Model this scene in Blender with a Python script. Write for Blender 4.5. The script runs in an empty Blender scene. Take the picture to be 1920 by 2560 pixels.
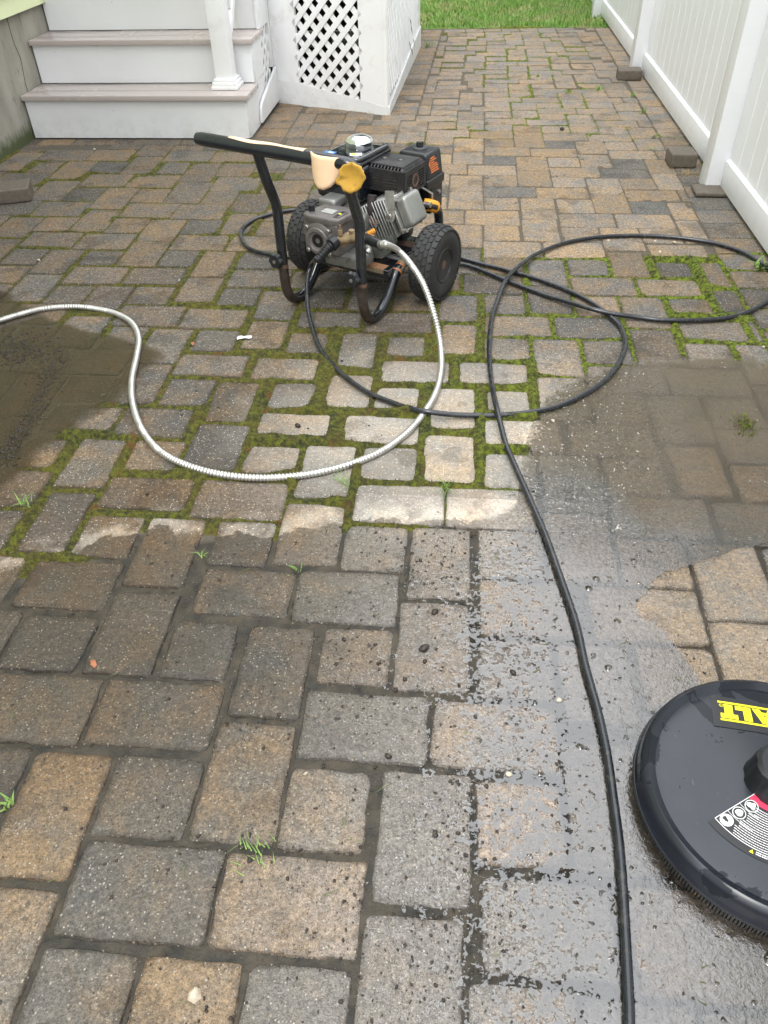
import bpy, bmesh, math, random
import numpy as np
from mathutils import Vector, Matrix, noise as mnoise

random.seed(7)
scene = bpy.context.scene
COL = scene.collection
# ------------------------------------------------------------------ camera
CAM_H = 1.37
F_PX, CX, CY = 1923.0, 960.0, 1280.0
_y = Vector((1185 - CX, -420 - CY, F_PX)).normalized()
_ny = (-F_PX * F_PX - (1025 - CX) * (1185 - CX)) / (-420 - CY)
_z = -Vector((1025 - CX, _ny, F_PX)).normalized()
_x = _y.cross(_z)
RROW = [Vector((_x[i], _y[i], _z[i])) for i in range(3)]   # camera right / down / forward in world axes
cam_d = bpy.data.cameras.new('camera')
cam = bpy.data.objects.new('camera', cam_d)
COL.objects.link(cam)
cam_d.sensor_fit = 'VERTICAL'
cam_d.sensor_height = 24.0
cam_d.lens = 24.0 * F_PX / 2560.0
cam_d.clip_start = 0.02
cam_d.clip_end = 300
M = Matrix.Identity(4)
for i in range(3):
    M[i][0] = RROW[0][i]; M[i][1] = -RROW[1][i]; M[i][2] = -RROW[2][i]
M[2][3] = CAM_H
cam.matrix_world = M
scene.camera = cam

# ------------------------------------------------------------------ world, sun, exposure
world = bpy.data.worlds.new("World")
scene.world = world
world.use_nodes = True
wn, wl = world.node_tree.nodes, world.node_tree.links
wn.clear()
sky = wn.new('ShaderNodeTexSky'); sky.sky_type = 'NISHITA'; sky.sun_disc = False
SUN_EL, SUN_AZ = math.radians(58), math.radians(200)
sky.sun_elevation = SUN_EL; sky.sun_rotation = SUN_AZ
tc = wn.new('ShaderNodeTexCoord')
cn = wn.new('ShaderNodeTexNoise'); cn.inputs['Scale'].default_value = 1.6; cn.inputs['Detail'].default_value = 5
cr = wn.new('ShaderNodeValToRGB')
cr.color_ramp.elements[0].position = 0.3; cr.color_ramp.elements[0].color = (7.6, 7.9, 8.3, 1)
cr.color_ramp.elements[1].position = 0.75; cr.color_ramp.elements[1].color = (11.0, 11.1, 11.2, 1)
mx = wn.new('ShaderNodeMix'); mx.data_type = 'RGBA'; mx.inputs[0].default_value = 0.88
bg = wn.new('ShaderNodeBackground'); bg.inputs['Strength'].default_value = 0.12
wo = wn.new('ShaderNodeOutputWorld')
wl.new(tc.outputs['Generated'], cn.inputs['Vector']); wl.new(cn.outputs['Fac'], cr.inputs['Fac'])
sz = wn.new('ShaderNodeSeparateXYZ'); mr = wn.new('ShaderNodeMapRange'); mr.inputs[1].default_value = 0.0; mr.inputs[2].default_value = .85; mr.inputs[3].default_value = .70; mr.inputs[4].default_value = 2.25
vm = wn.new('ShaderNodeVectorMath'); vm.operation = 'SCALE'
wl.new(tc.outputs['Generated'], sz.inputs[0]); wl.new(sz.outputs[2], mr.inputs[0]); wl.new(cr.outputs['Color'], vm.inputs[0]); wl.new(mr.outputs[0], vm.inputs[3])   # overcast: brighter overhead than at the horizon
wl.new(sky.outputs['Color'], mx.inputs[6]); wl.new(vm.outputs[0], mx.inputs[7])
wl.new(mx.outputs[2], bg.inputs['Color']); wl.new(bg.outputs['Background'], wo.inputs['Surface'])
sun_d = bpy.data.lights.new('sun', 'SUN'); sun_d.energy = 1.0; sun_d.angle = math.radians(16); sun_d.color = (1, .97, .93)
sun = bpy.data.objects.new('sun', sun_d); COL.objects.link(sun)
_sd = Vector((math.sin(SUN_AZ) * math.cos(SUN_EL), math.cos(SUN_AZ) * math.cos(SUN_EL), math.sin(SUN_EL)))
sun.rotation_euler = (-_sd).to_track_quat('-Z', 'Y').to_euler(); sun.location = (0, -3, 8)
vs = scene.view_settings
vs.view_transform = 'Standard'; vs.look = 'None'; vs.exposure = 0.66; vs.gamma = 1.0; vs.use_curve_mapping = False

# ------------------------------------------------------------------ helpers
def ray(px, py):
    return RROW[0] * (px - CX) + RROW[1] * (py - CY) + RROW[2] * F_PX
def at(px, py, z=0.0):
    """point of height z that the photograph shows at (px, py)"""
    d = ray(px, py); t = (z - CAM_H) / d.z
    return Vector((d.x * t, d.y * t, z))
def proj(x, y, z=0.0):
    v = Vector((x, y, z - CAM_H)); w = RROW[2].dot(v)
    return CX + F_PX * RROW[0].dot(v) / w, CY + F_PX * RROW[1].dot(v) / w

def link(o, parent=None):
    COL.objects.link(o)
    if parent is not None: o.parent = parent
    return o
def tag(o, label=None, cat=None, group=None, kind=None):
    if label: o['label'] = label
    if cat: o['category'] = cat
    if group: o['group'] = group
    if kind: o['kind'] = kind
    return o
def empty(name, loc=(0, 0, 0), rz=0.0, parent=None):
    o = bpy.data.objects.new(name, None); o.empty_display_size = .05
    o.location = loc; o.rotation_euler = (0, 0, rz)
    return link(o, parent)

class MB:
    def __init__(s): s.v, s.f, s.m = [], [], []
    def add(s, vs_, fs, mi=0):
        b = len(s.v); s.v += [tuple(p) for p in vs_]; s.f += [tuple(i + b for i in f) for f in fs]; s.m += [mi] * len(fs)
    def bm(s, bm_, mat=None, mi=0):
        bm_.verts.index_update()
        vs_ = [(mat @ v.co) if mat else v.co.copy() for v in bm_.verts]
        s.add(vs_, [[v.index for v in f.verts] for f in bm_.faces], mi); bm_.free()
    def box(s, c, d, bev=0.0, rot=None, mi=0, seg=1, shear=None):
        bm_ = bmesh.new(); bmesh.ops.create_cube(bm_, size=1)
        bmesh.ops.scale(bm_, verts=bm_.verts, vec=d)
        if bev > 0: bmesh.ops.bevel(bm_, geom=list(bm_.edges), offset=bev, segments=seg, profile=.6, affect='EDGES')
        m = Matrix.Translation(c)
        if rot is not None: m = m @ (rot if isinstance(rot, Matrix) else Matrix.Rotation(rot, 4, 'Z'))
        s.bm(bm_, m, mi); return s
    def box2(s, a, b, bev=0.0, mi=0, seg=1):
        return s.box([(a[i] + b[i]) / 2 for i in range(3)], [abs(b[i] - a[i]) for i in range(3)], bev, None, mi, seg)
    def prism(s, poly, z0, z1, bev=0.0, mat=None, mi=0, seg=1):
        bm_ = bmesh.new(); lo = [bm_.verts.new((p[0], p[1], z0)) for p in poly]
        f = bm_.faces.new(lo); r = bmesh.ops.extrude_face_region(bm_, geom=[f])
        up_ = [g for g in r['geom'] if isinstance(g, bmesh.types.BMVert)]
        bmesh.ops.translate(bm_, verts=up_, vec=(0, 0, z1 - z0))
        bmesh.ops.recalc_face_normals(bm_, faces=bm_.faces)
        if bev > 0:
            bmesh.ops.bevel(bm_, geom=list(bm_.edges), offset=bev, segments=seg, profile=.6, affect='EDGES')
        s.bm(bm_, mat, mi); return s
    def tube(s, pts, r, n=10, cap=True, mi=0, closed=False):
        pts = [Vector(p) for p in pts]; N = len(pts)
        rr = r if isinstance(r, (list, tuple)) else [r] * N
        up_ = None; rings = []
        for i, p in enumerate(pts):
            a = pts[i - 1] if (i > 0 or closed) else p; b = pts[(i + 1) % N] if (i < N - 1 or closed) else p
            t = (b - a).normalized()
            if up_ is None: up_ = t.orthogonal().normalized()
            else:
                up_ = (up_ - t * up_.dot(t))
                up_ = up_.normalized() if up_.length > 1e-6 else t.orthogonal().normalized()
            sd = t.cross(up_)
            rings.append([p + (up_ * math.cos(2 * math.pi * k / n) + sd * math.sin(2 * math.pi * k / n)) * rr[i] for k in range(n)])
        vs_ = [q for rg in rings for q in rg]; fs = []
        for i in range(N if closed else N - 1):
            for k in range(n):
                j = (i + 1) % N
                fs.append((i * n + k, i * n + (k + 1) % n, j * n + (k + 1) % n, j * n + k))
        if cap and not closed:
            fs.append(tuple(range(n))[::-1]); fs.append(tuple((N - 1) * n + k for k in range(n)))
        s.add(vs_, fs, mi); return s
    def lathe(s, prof, n=32, mat=None, mi=0, ang=None):
        """prof = [(r, z)...] about z"""
        vs_, fs = [], []
        for r, z in prof:
            for k in range(n):
                a = 2 * math.pi * k / n
                v = Vector((r * math.cos(a), r * math.sin(a), z)); vs_.append(mat @ v if mat else v)
        for i in range(len(prof) - 1):
            for k in range(n):
                fs.append((i * n + k, i * n + (k + 1) % n, (i + 1) * n + (k + 1) % n, (i + 1) * n + k))
        if prof[0][0] > 1e-5: fs.append(tuple(range(n))[::-1])
        if prof[-1][0] > 1e-5: fs.append(tuple((len(prof) - 1) * n + k for k in range(n)))
        s.add(vs_, fs, mi); return s
    def cyl(s, a, b, r, n=16, mi=0, r2=None):
        return s.tube([a, b], [r, r2 if r2 is not None else r], n, True, mi)
    def build(s, name, mats, parent=None, smooth=None, origin=None):
        me = bpy.data.meshes.new(name)
        vs_ = s.v if origin is None else [(v[0] - origin[0], v[1] - origin[1], v[2] - origin[2]) for v in s.v]
        me.from_pydata(vs_, [], s.f)
        ms = mats if isinstance(mats, (list, tuple)) else [mats]
        for m in ms: me.materials.append(m)
        if len(ms) > 1: me.polygons.foreach_set('material_index', s.m)
        me.validate(); me.update()
        if smooth is not None:
            me.shade_smooth()
            if smooth < 3: me.set_sharp_from_angle(angle=smooth)
        o = bpy.data.objects.new(name, me)
        if origin is not None: o.location = origin
        return link(o, parent)

def smooth_path(pts, step=.01):
    """centripetal-ish Catmull-Rom resampled"""
    P = [Vector(p) for p in pts]; P = [P[0] * 2 - P[1]] + P + [P[-1] * 2 - P[-2]]; out = []
    for i in range(1, len(P) - 2):
        L = (P[i + 1] - P[i]).length; n = max(2, int(L / step))
        for k in range(n):
            t = k / n; a, b, c_, d = P[i - 1], P[i], P[i + 1], P[i + 2]
            out.append(.5 * ((2 * b) + (c_ - a) * t + (2 * a - 5 * b + 4 * c_ - d) * t * t + (3 * b - a - 3 * c_ + d) * t ** 3))
    out.append(P[-2]); return out

# ------------------------------------------------------------------ materials
class NT:
    def __init__(s, name):
        s.mat = bpy.data.materials.new(name); s.mat.use_nodes = True
        s.n, s.l = s.mat.node_tree.nodes, s.mat.node_tree.links
        s.b = s.n['Principled BSDF']; s.out = s.n['Material Output']
    def new(s, t, **kw):
        nd = s.n.new(t)
        for k, v in kw.items(): setattr(nd, k, v)
        return nd
    def set(s, sock, v):
        if isinstance(v, bpy.types.NodeSocket): s.l.new(v, sock)
        else:
            if isinstance(v, (tuple, list)) and len(v) == 3 and sock.type == 'RGBA': v = (*v, 1)
            sock.default_value = v
    def pos(s):
        if not hasattr(s, '_p'): s._p = s.new('ShaderNodeNewGeometry').outputs['Position']
        return s._p
    def objc(s):
        if not hasattr(s, '_o'): s._o = s.new('ShaderNodeTexCoord').outputs['Object']
        return s._o
    def noise(s, scale, detail=3, rough=.55, vec=None, dist=0.0):
        nd = s.new('ShaderNodeTexNoise'); nd.inputs['Scale'].default_value = scale; nd.inputs['Detail'].default_value = detail
        nd.inputs['Roughness'].default_value = rough; nd.inputs['Distortion'].default_value = dist
        s.l.new(vec if vec is not None else s.pos(), nd.inputs['Vector']); return nd.outputs['Fac']
    def vor(s, scale, feat='F1', vec=None, rnd=1.0, out='Distance'):
        nd = s.new('ShaderNodeTexVoronoi', feature=feat); nd.inputs['Scale'].default_value = scale; nd.inputs['Randomness'].default_value = rnd
        s.l.new(vec if vec is not None else s.pos(), nd.inputs['Vector'])
        return nd.outputs[out]
    def math(s, op, a, b=0.0, c_=0.0, clamp=False):
        nd = s.new('ShaderNodeMath', operation=op, use_clamp=clamp)
        s.set(nd.inputs[0], a); s.set(nd.inputs[1], b)
        if op in ('MULTIPLY_ADD', 'COMPARE', 'WRAP'): s.set(nd.inputs[2], c_)
        return nd.outputs[0]
    def rng(s, v, a, b, c_=0.0, d=1.0, kind='LINEAR'):
        nd = s.new('ShaderNodeMapRange', interpolation_type=kind); s.set(nd.inputs[0], v)
        for i, q in enumerate((a, b, c_, d)): s.set(nd.inputs[i + 1], q)
        return nd.outputs[0]
    def mix(s, f, a, b, mode='MIX'):
        nd = s.new('ShaderNodeMix', data_type='RGBA', blend_type=mode); s.set(nd.inputs[0], f); s.set(nd.inputs[6], a); s.set(nd.inputs[7], b)
        return nd.outputs[2]
    def mixf(s, f, a, b):
        nd = s.new('ShaderNodeMix', data_type='FLOAT'); s.set(nd.inputs[0], f); s.set(nd.inputs[2], a); s.set(nd.inputs[3], b)
        return nd.outputs[0]
    def sep(s, v):
        nd = s.new('ShaderNodeSeparateXYZ'); s.l.new(v, nd.inputs[0]); return nd.outputs
    def bump(s, h, strength=.5, dist=.001, nrm=None):
        nd = s.new('ShaderNodeBump'); nd.inputs['Strength'].default_value = strength; nd.inputs['Distance'].default_value = dist
        s.l.new(h, nd.inputs['Height'])
        if nrm is not None: s.l.new(nrm, nd.inputs['Normal'])
        return nd.outputs[0]
    def curve(s, v, lo, hi, vlo, vhi, pts):
        """piecewise curve: v in [lo,hi] -> value in [vlo,vhi]; pts in real units"""
        f = s.rng(v, lo, hi); nd = s.new('ShaderNodeFloatCurve'); s.l.new(f, nd.inputs['Value'])
        c_ = nd.mapping.curves[0]; q = [((a - lo) / (hi - lo), (b - vlo) / (vhi - vlo)) for a, b in pts]
        while len(c_.points) < len(q): c_.points.new(.5, .5)
        for p, (a, b) in zip(c_.points, q): p.location = (a, b); p.handle_type = 'VECTOR'
        nd.mapping.update()
        return s.math('MULTIPLY_ADD', nd.outputs[0], vhi - vlo, vlo)
    def fin(s, **kw):
        for k, v in kw.items(): s.set(s.b.inputs[k.replace('_', ' ')], v)
        return s.mat

def simple(name, col, rough=.5, metal=0.0, var=.12, vscale=14, bump=.0, bscale=300, bdist=.0006, coat=0.0, spec=None, dirt=None, dscale=6, coords='obj'):
    t = NT(name); vec = t.objc() if coords == 'obj' else t.pos()
    n1 = t.noise(vscale, 4, .6, vec)
    c0 = t.mix(t.rng(n1, .3, .7), tuple(c * (1 - var) for c in col), tuple(min(1, c * (1 + var)) for c in col))
    if dirt is not None:
        n2 = t.noise(dscale, 6, .65, vec, .4)
        c0 = t.mix(t.rng(n2, .52, .72), c0, dirt)  # wet patches, their dark reflection put into colour and lower specular
    kw = dict(Base_Color=c0, Metallic=metal, Roughness=t.rng(n1, .3, .7, max(0.03, rough - .07), min(1, rough + .09)))
    if coat: kw['Coat_Weight'] = coat; kw['Coat_Roughness'] = .06
    if bump: kw['Normal'] = t.bump(t.noise(bscale, 4, .6, vec), bump, bdist)
    return t.fin(**kw)

# ------------------------------------------------------------------ where the patio is wet, flooded, mossy
WETC = [(-1.6, 1.12), (-1.12, 1.27), (-.97, 1.34), (-.8, 1.43), (-.45, 1.43), (-.3, 1.50), (.07, 1.52), (.19, 1.58), (.21, 1.8), (.27, 2.07), (.41, 2.25), (.6, 2.38), (.9, 2.42), (1.4, 2.40)]
LEFTC = [(1.3, -1.45), (1.53, -1.25), (1.76, -1.21), (1.91, -1.16), (2.15, -1.06), (2.36, -1.04), (2.42, -1.16), (2.5, -1.39), (2.62, -1.62), (2.9, -1.98)]
FILML = [(.0, .15), (.4, .14), (.75, .12), (1.03, .08), (1.26, .1), (1.55, .19), (1.8, .205), (2.07, .28), (2.25, .41), (2.36, .57), (2.42, .95), (2.44, 1.4)]
FILMR = [(.0, 1.4), (.75, 1.35), (.92, .66), (1.03, .55), (1.26, .46), (1.36, .53), (1.45, .72), (1.56, 1.0), (1.62, 1.4), (2.44, 1.4)]
def wet_masks(t):
    sx = t.sep(t.pos()); X, Y = sx[0], sx[1]
    n1 = t.noise(7, 4, .6); n2 = t.noise(60, 3, .6)
    nz = t.math('ADD', t.math('MULTIPLY', t.math('SUBTRACT', n1, .5), .16), t.math('MULTIPLY', t.math('SUBTRACT', n2, .5), .035))
    wy = t.curve(X, -1.6, 1.4, 0, 3, WETC)
    wet = t.rng(t.math('ADD', t.math('SUBTRACT', wy, Y), nz), -.012, .014)
    lx = t.curve(Y, 1.3, 2.9, -2.2, -.9, LEFTC)
    lp = t.rng(t.math('ADD', t.math('SUBTRACT', lx, X), nz), -.03, .03)
    lp = t.math('MULTIPLY', lp, t.math('MULTIPLY', t.math('LESS_THAN', Y, 2.88), t.math('GREATER_THAN', Y, 1.31)))
    return X, Y, nz, n1, n2, wet, lp
def film_mask(t, X, Y, nz):
    a = t.curve(Y, 0, 2.44, 0, 1.5, FILML); b = t.curve(Y, 0, 2.44, 0, 1.5, FILMR)
    isl = t.math('MULTIPLY', t.math('SUBTRACT', t.math('ADD', t.math('MULTIPLY', t.noise(40, 4, .65, None, .6), .55), t.math('MULTIPLY', t.noise(115, 3, .6, None, .4), .45)), .5), t.rng(Y, 1.5, 1.3, .45, 1.9))
    m1 = t.rng(t.math('ADD', t.math('ADD', t.math('SUBTRACT', X, t.math('ADD', a, .02)), nz), isl), -.004, .004)
    m2 = t.rng(t.math('ADD', t.math('SUBTRACT', b, X), nz), -.002, .002)
    return t.math('MULTIPLY', t.math('MULTIPLY', m1, m2), t.math('LESS_THAN', t.math('ADD', t.math('ADD', Y, t.math('MULTIPLY', nz, 1.6)), t.math('MULTIPLY', isl, .35)), 2.41))

def paver_material():
    t = NT('tumbled_concrete_paver')
    X, Y, nz, n1, n2, wet, lp = wet_masks(t)
    at_ = t.new('ShaderNodeAttribute', attribute_name='tone', attribute_type='GEOMETRY')
    tn = t.sep(at_.outputs['Color']); tan, br, rosy = tn[0], tn[1], tn[2]
    blend = t.noise(9, 5, .62, None, .3)
    f = t.rng(t.math('ADD', t.math('MULTIPLY', t.math('SUBTRACT', blend, .5), 2.6), tan), .1, .9)
    gray = t.mix(rosy, (.180, .170, .155), (.225, .185, .158))
    grayb = t.mix(t.rng(t.noise(3.3, 2), .4, .6), gray, (.148, .147, .145))
    base = t.mix(f, grayb, (.27, .195, .118))
    base = t.mix(1.0, base, t.mix(br, (.38, .38, .38), (1.30, 1.30, 1.31)), 'MULTIPLY')
    # grime and aggregate
    g = t.noise(26, 6, .7)
    base = t.mix(t.rng(g, .5, .8, 0, .55), base, (.075, .066, .052))
    fine = t.noise(420, 3, .75); grit = t.noise(170, 4, .8)
    base = t.mix(1.0, base, t.mix(t.rng(fine, .30, .70), (.50, .49, .47), (1.55, 1.53, 1.5)), 'MULTIPLY')
    base = t.mix(1.0, base, t.mix(t.rng(grit, .34, .68), (.52, .50, .47), (1.45, 1.44, 1.42)), 'MULTIPLY')
    # soiled rim of each stone and the uncleaned, damp left side
    edge = t.math('ADD', at_.outputs['Alpha'], t.math('MULTIPLY', t.math('SUBTRACT', t.noise(38, 5, .7), .5), 1.5))
    base = t.mix(t.math('MULTIPLY', t.rng(edge, .62, .05, 0, .78), t.rng(Y, 3.0, 3.8, 1, .4)), base, t.mix(1.0, base, (.36, .33, .27), 'MULTIPLY'))
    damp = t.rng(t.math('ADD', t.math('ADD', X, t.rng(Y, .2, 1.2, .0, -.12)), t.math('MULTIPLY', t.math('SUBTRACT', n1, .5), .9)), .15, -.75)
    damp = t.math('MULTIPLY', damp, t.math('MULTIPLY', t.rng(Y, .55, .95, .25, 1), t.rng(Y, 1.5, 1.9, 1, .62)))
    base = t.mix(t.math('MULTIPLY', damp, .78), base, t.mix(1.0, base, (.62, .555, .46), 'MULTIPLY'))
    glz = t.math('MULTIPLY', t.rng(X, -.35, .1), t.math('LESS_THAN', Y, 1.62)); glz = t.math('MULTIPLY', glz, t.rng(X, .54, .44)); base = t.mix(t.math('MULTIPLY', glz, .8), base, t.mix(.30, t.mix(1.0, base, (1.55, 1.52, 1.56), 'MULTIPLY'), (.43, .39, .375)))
    coarse = t.noise(70, 5, .8)
    base = t.mix(1.0, base, t.mix(t.rng(coarse, .36, .66), (.60, .585, .56), (1.36, 1.35, 1.33)), 'MULTIPLY')
    def grains(scale, lo, hi, thr):
        nd = t.new('ShaderNodeTexVoronoi'); nd.inputs['Scale'].default_value = scale; t.l.new(t.pos(), nd.inputs['Vector'])
        c_ = t.sep(nd.outputs['Color'])
        return t.math('MULTIPLY', t.math('GREATER_THAN', c_[0], thr), t.rng(nd.outputs['Distance'], hi, lo)), c_
    m1, c1 = grains(170, .2, .38, .84)
    m2, c2 = grains(210, .22, .42, .83)
    m3, c3 = grains(80, .12, .24, .80)
    base = t.mix(t.math('MULTIPLY', m1, .8), base, t.mix(c1[1], (.42, .38, .32), (.62, .58, .52)))
    base = t.mix(t.math('MULTIPLY', m2, .75), base, (.035, .03, .026))
    base = t.mix(t.math('MULTIPLY', m3, .7), base, t.mix(c3[1], (.5, .46, .4), (.36, .25, .15)))
    # pale zone that has been washed and dried, its colour raised further for a sunlit look
    px_ = t.math('DIVIDE', t.math('SUBTRACT', X, -.02), .62); py_ = t.math('DIVIDE', t.math('SUBTRACT', Y, 1.95), .5)
    rr = t.math('SQRT', t.math('ADD', t.math('MULTIPLY', px_, px_), t.math('MULTIPLY', py_, py_)))
    pale = t.rng(t.math('ADD', rr, t.math('MULTIPLY', nz, 4)), 1.15, .55)
    # light rim just above the wet edge, left of centre
    base = t.mix(t.math('MULTIPLY', pale, .85), base, t.mix(.35, t.mix(1.0, base, (2.0, 1.97, 1.9), 'MULTIPLY'), (.48, .45, .405)))
    wy = t.curve(X, -1.6, 1.4, 0, 3, WETC)
    dd = t.math('SUBTRACT', t.math('SUBTRACT', Y, wy), nz)
    rim = t.math('MULTIPLY', t.math('MULTIPLY', t.rng(dd, .10, .03), t.math('GREATER_THAN', dd, 0)), t.math('MULTIPLY', t.rng(X, .3, .1), t.rng(n1, .38, .5)))
    base = t.mix(t.math('MULTIPLY', rim, .85), base, t.mix(.3, t.mix(1.0, base, (2.1, 2.07, 2.0), 'MULTIPLY'), (.5, .475, .43)))
    # damp grime spots
    sp_ = t.rng(t.noise(5.2, 5, .6), .57, .62)
    base = t.mix(t.math('MULTIPLY', sp_, .62), base, t.mix(1.0, base, (.55, .52, .48), 'MULTIPLY'))
    anyw = t.math('MAXIMUM', wet, lp)
    wetcol = t.mix(1.0, base, t.mix(t.rng(t.math('ADD', X, t.math('MULTIPLY', nz, 2.5)), -.75, -.15), (.60, .545, .46), (.80, .775, .74)), 'MULTIPLY')
    wetcol = t.mix(t.math('MULTIPLY', t.rng(Y, .85, .55), .85), wetcol, t.mix(1.0, base, (.86, .84, .81), 'MULTIPLY'))
    base = t.mix(anyw, base, wetcol)
    wfilm = t.rng(t.math('ADD', t.math('ADD', t.noise(5.5, 3, .6), t.math('MULTIPLY', n2, .35)), t.rng(X, -.7, .15, -.16, .2)), .50, .78)
    rough = t.mixf(anyw, .88, t.mixf(wfilm, .42, .16))
    h = t.math('ADD', t.math('MULTIPLY', t.math('ADD', fine, grit), .55), t.math('ADD', t.math('MULTIPLY', t.noise(130, 4, .7), .9), t.math('MULTIPLY', m1, .35)))
    nrm = t.bump(h, 1.0, .0034)
    drop = t.math('ADD', t.noise(105, 3, .6, None, .8), t.math('MULTIPLY', t.rng(t.noise(190, 2, .5), .52, .62), .6))
    nrm2 = t.bump(t.math('ADD', drop, t.math('MULTIPLY', fine, .25)), 1.0, .0065)
    t.b.inputs['Coat Roughness'].default_value = .07
    t.b.inputs['Coat IOR'].default_value = 1.55
    t.l.new(nrm2, t.b.inputs['Coat Normal']); t.set(t.b.inputs['Coat IOR'], t.rng(X, -.45, .2, 1.45, 2.0))
    return t.fin(Base_Color=base, Roughness=rough, Normal=nrm, Coat_Weight=t.math('MULTIPLY', wet, t.mixf(wfilm, .55, 1.0)))
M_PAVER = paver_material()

def bed_material():
    t = NT('joint_sand_and_mud')
    X, Y, nz, n1, n2, wet, lp = wet_masks(t)
    a = t.noise(90, 5, .7)
    c_ = t.mix(t.rng(a, .3, .7), (.05, .042, .03), (.13, .11, .08))
    m = t.mix(t.rng(t.noise(22, 4), .35, .65), (.013, .011, .007), (.052, .04, .024))
    c_ = t.mix(wet, c_, m)
    return t.fin(Base_Color=c_, Roughness=t.mixf(wet, .95, .5), Normal=t.bump(t.noise(160, 5, .7), .9, .003))
M_BED = bed_material()

def moss_material(name='joint_moss'):
    t = NT(name)
    sx = t.sep(t.pos())
    a = t.noise(55, 6, .75); b = t.noise(9, 4, .6); c_ = t.noise(420, 3, .7)
    green = t.mix(t.rng(sx[0], -.2, .5), (.125, .130, .010), (.19, .265, .014))
    col = t.mix(t.rng(a, .42, .62), t.mix(t.rng(b, .4, .6), (.022, .026, .005), (.055, .042, .008)), green)
    rust = t.math('MULTIPLY', t.rng(t.noise(13, 5, .7), .57, .66), t.rng(sx[0], .2, -.3))
    col = t.mix(t.math('MULTIPLY', rust, .75), col, (.14, .055, .014))
    col = t.mix(1.0, col, t.mix(t.rng(c_, .3, .7), (.5, .5, .5), (1.7, 1.7, 1.5)), 'MULTIPLY')
    if name != 'joint_moss':
        r = t.new('ShaderNodeNewGeometry').outputs['Random Per Island']
        col = t.mix(1.0, col, t.mix(r, (.55, .55, .6), (1.9, 1.85, 1.3)), 'MULTIPLY'); return t.fin(Base_Color=col, Roughness=.9)
    return t.fin(Base_Color=col, Roughness=.95, Normal=t.bump(t.math('ADD', c_, t.noise(180, 5, .8)), 1.0, .006))
M_MOSS = moss_material(); M_TUFT = moss_material('moss_tuft')

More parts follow.
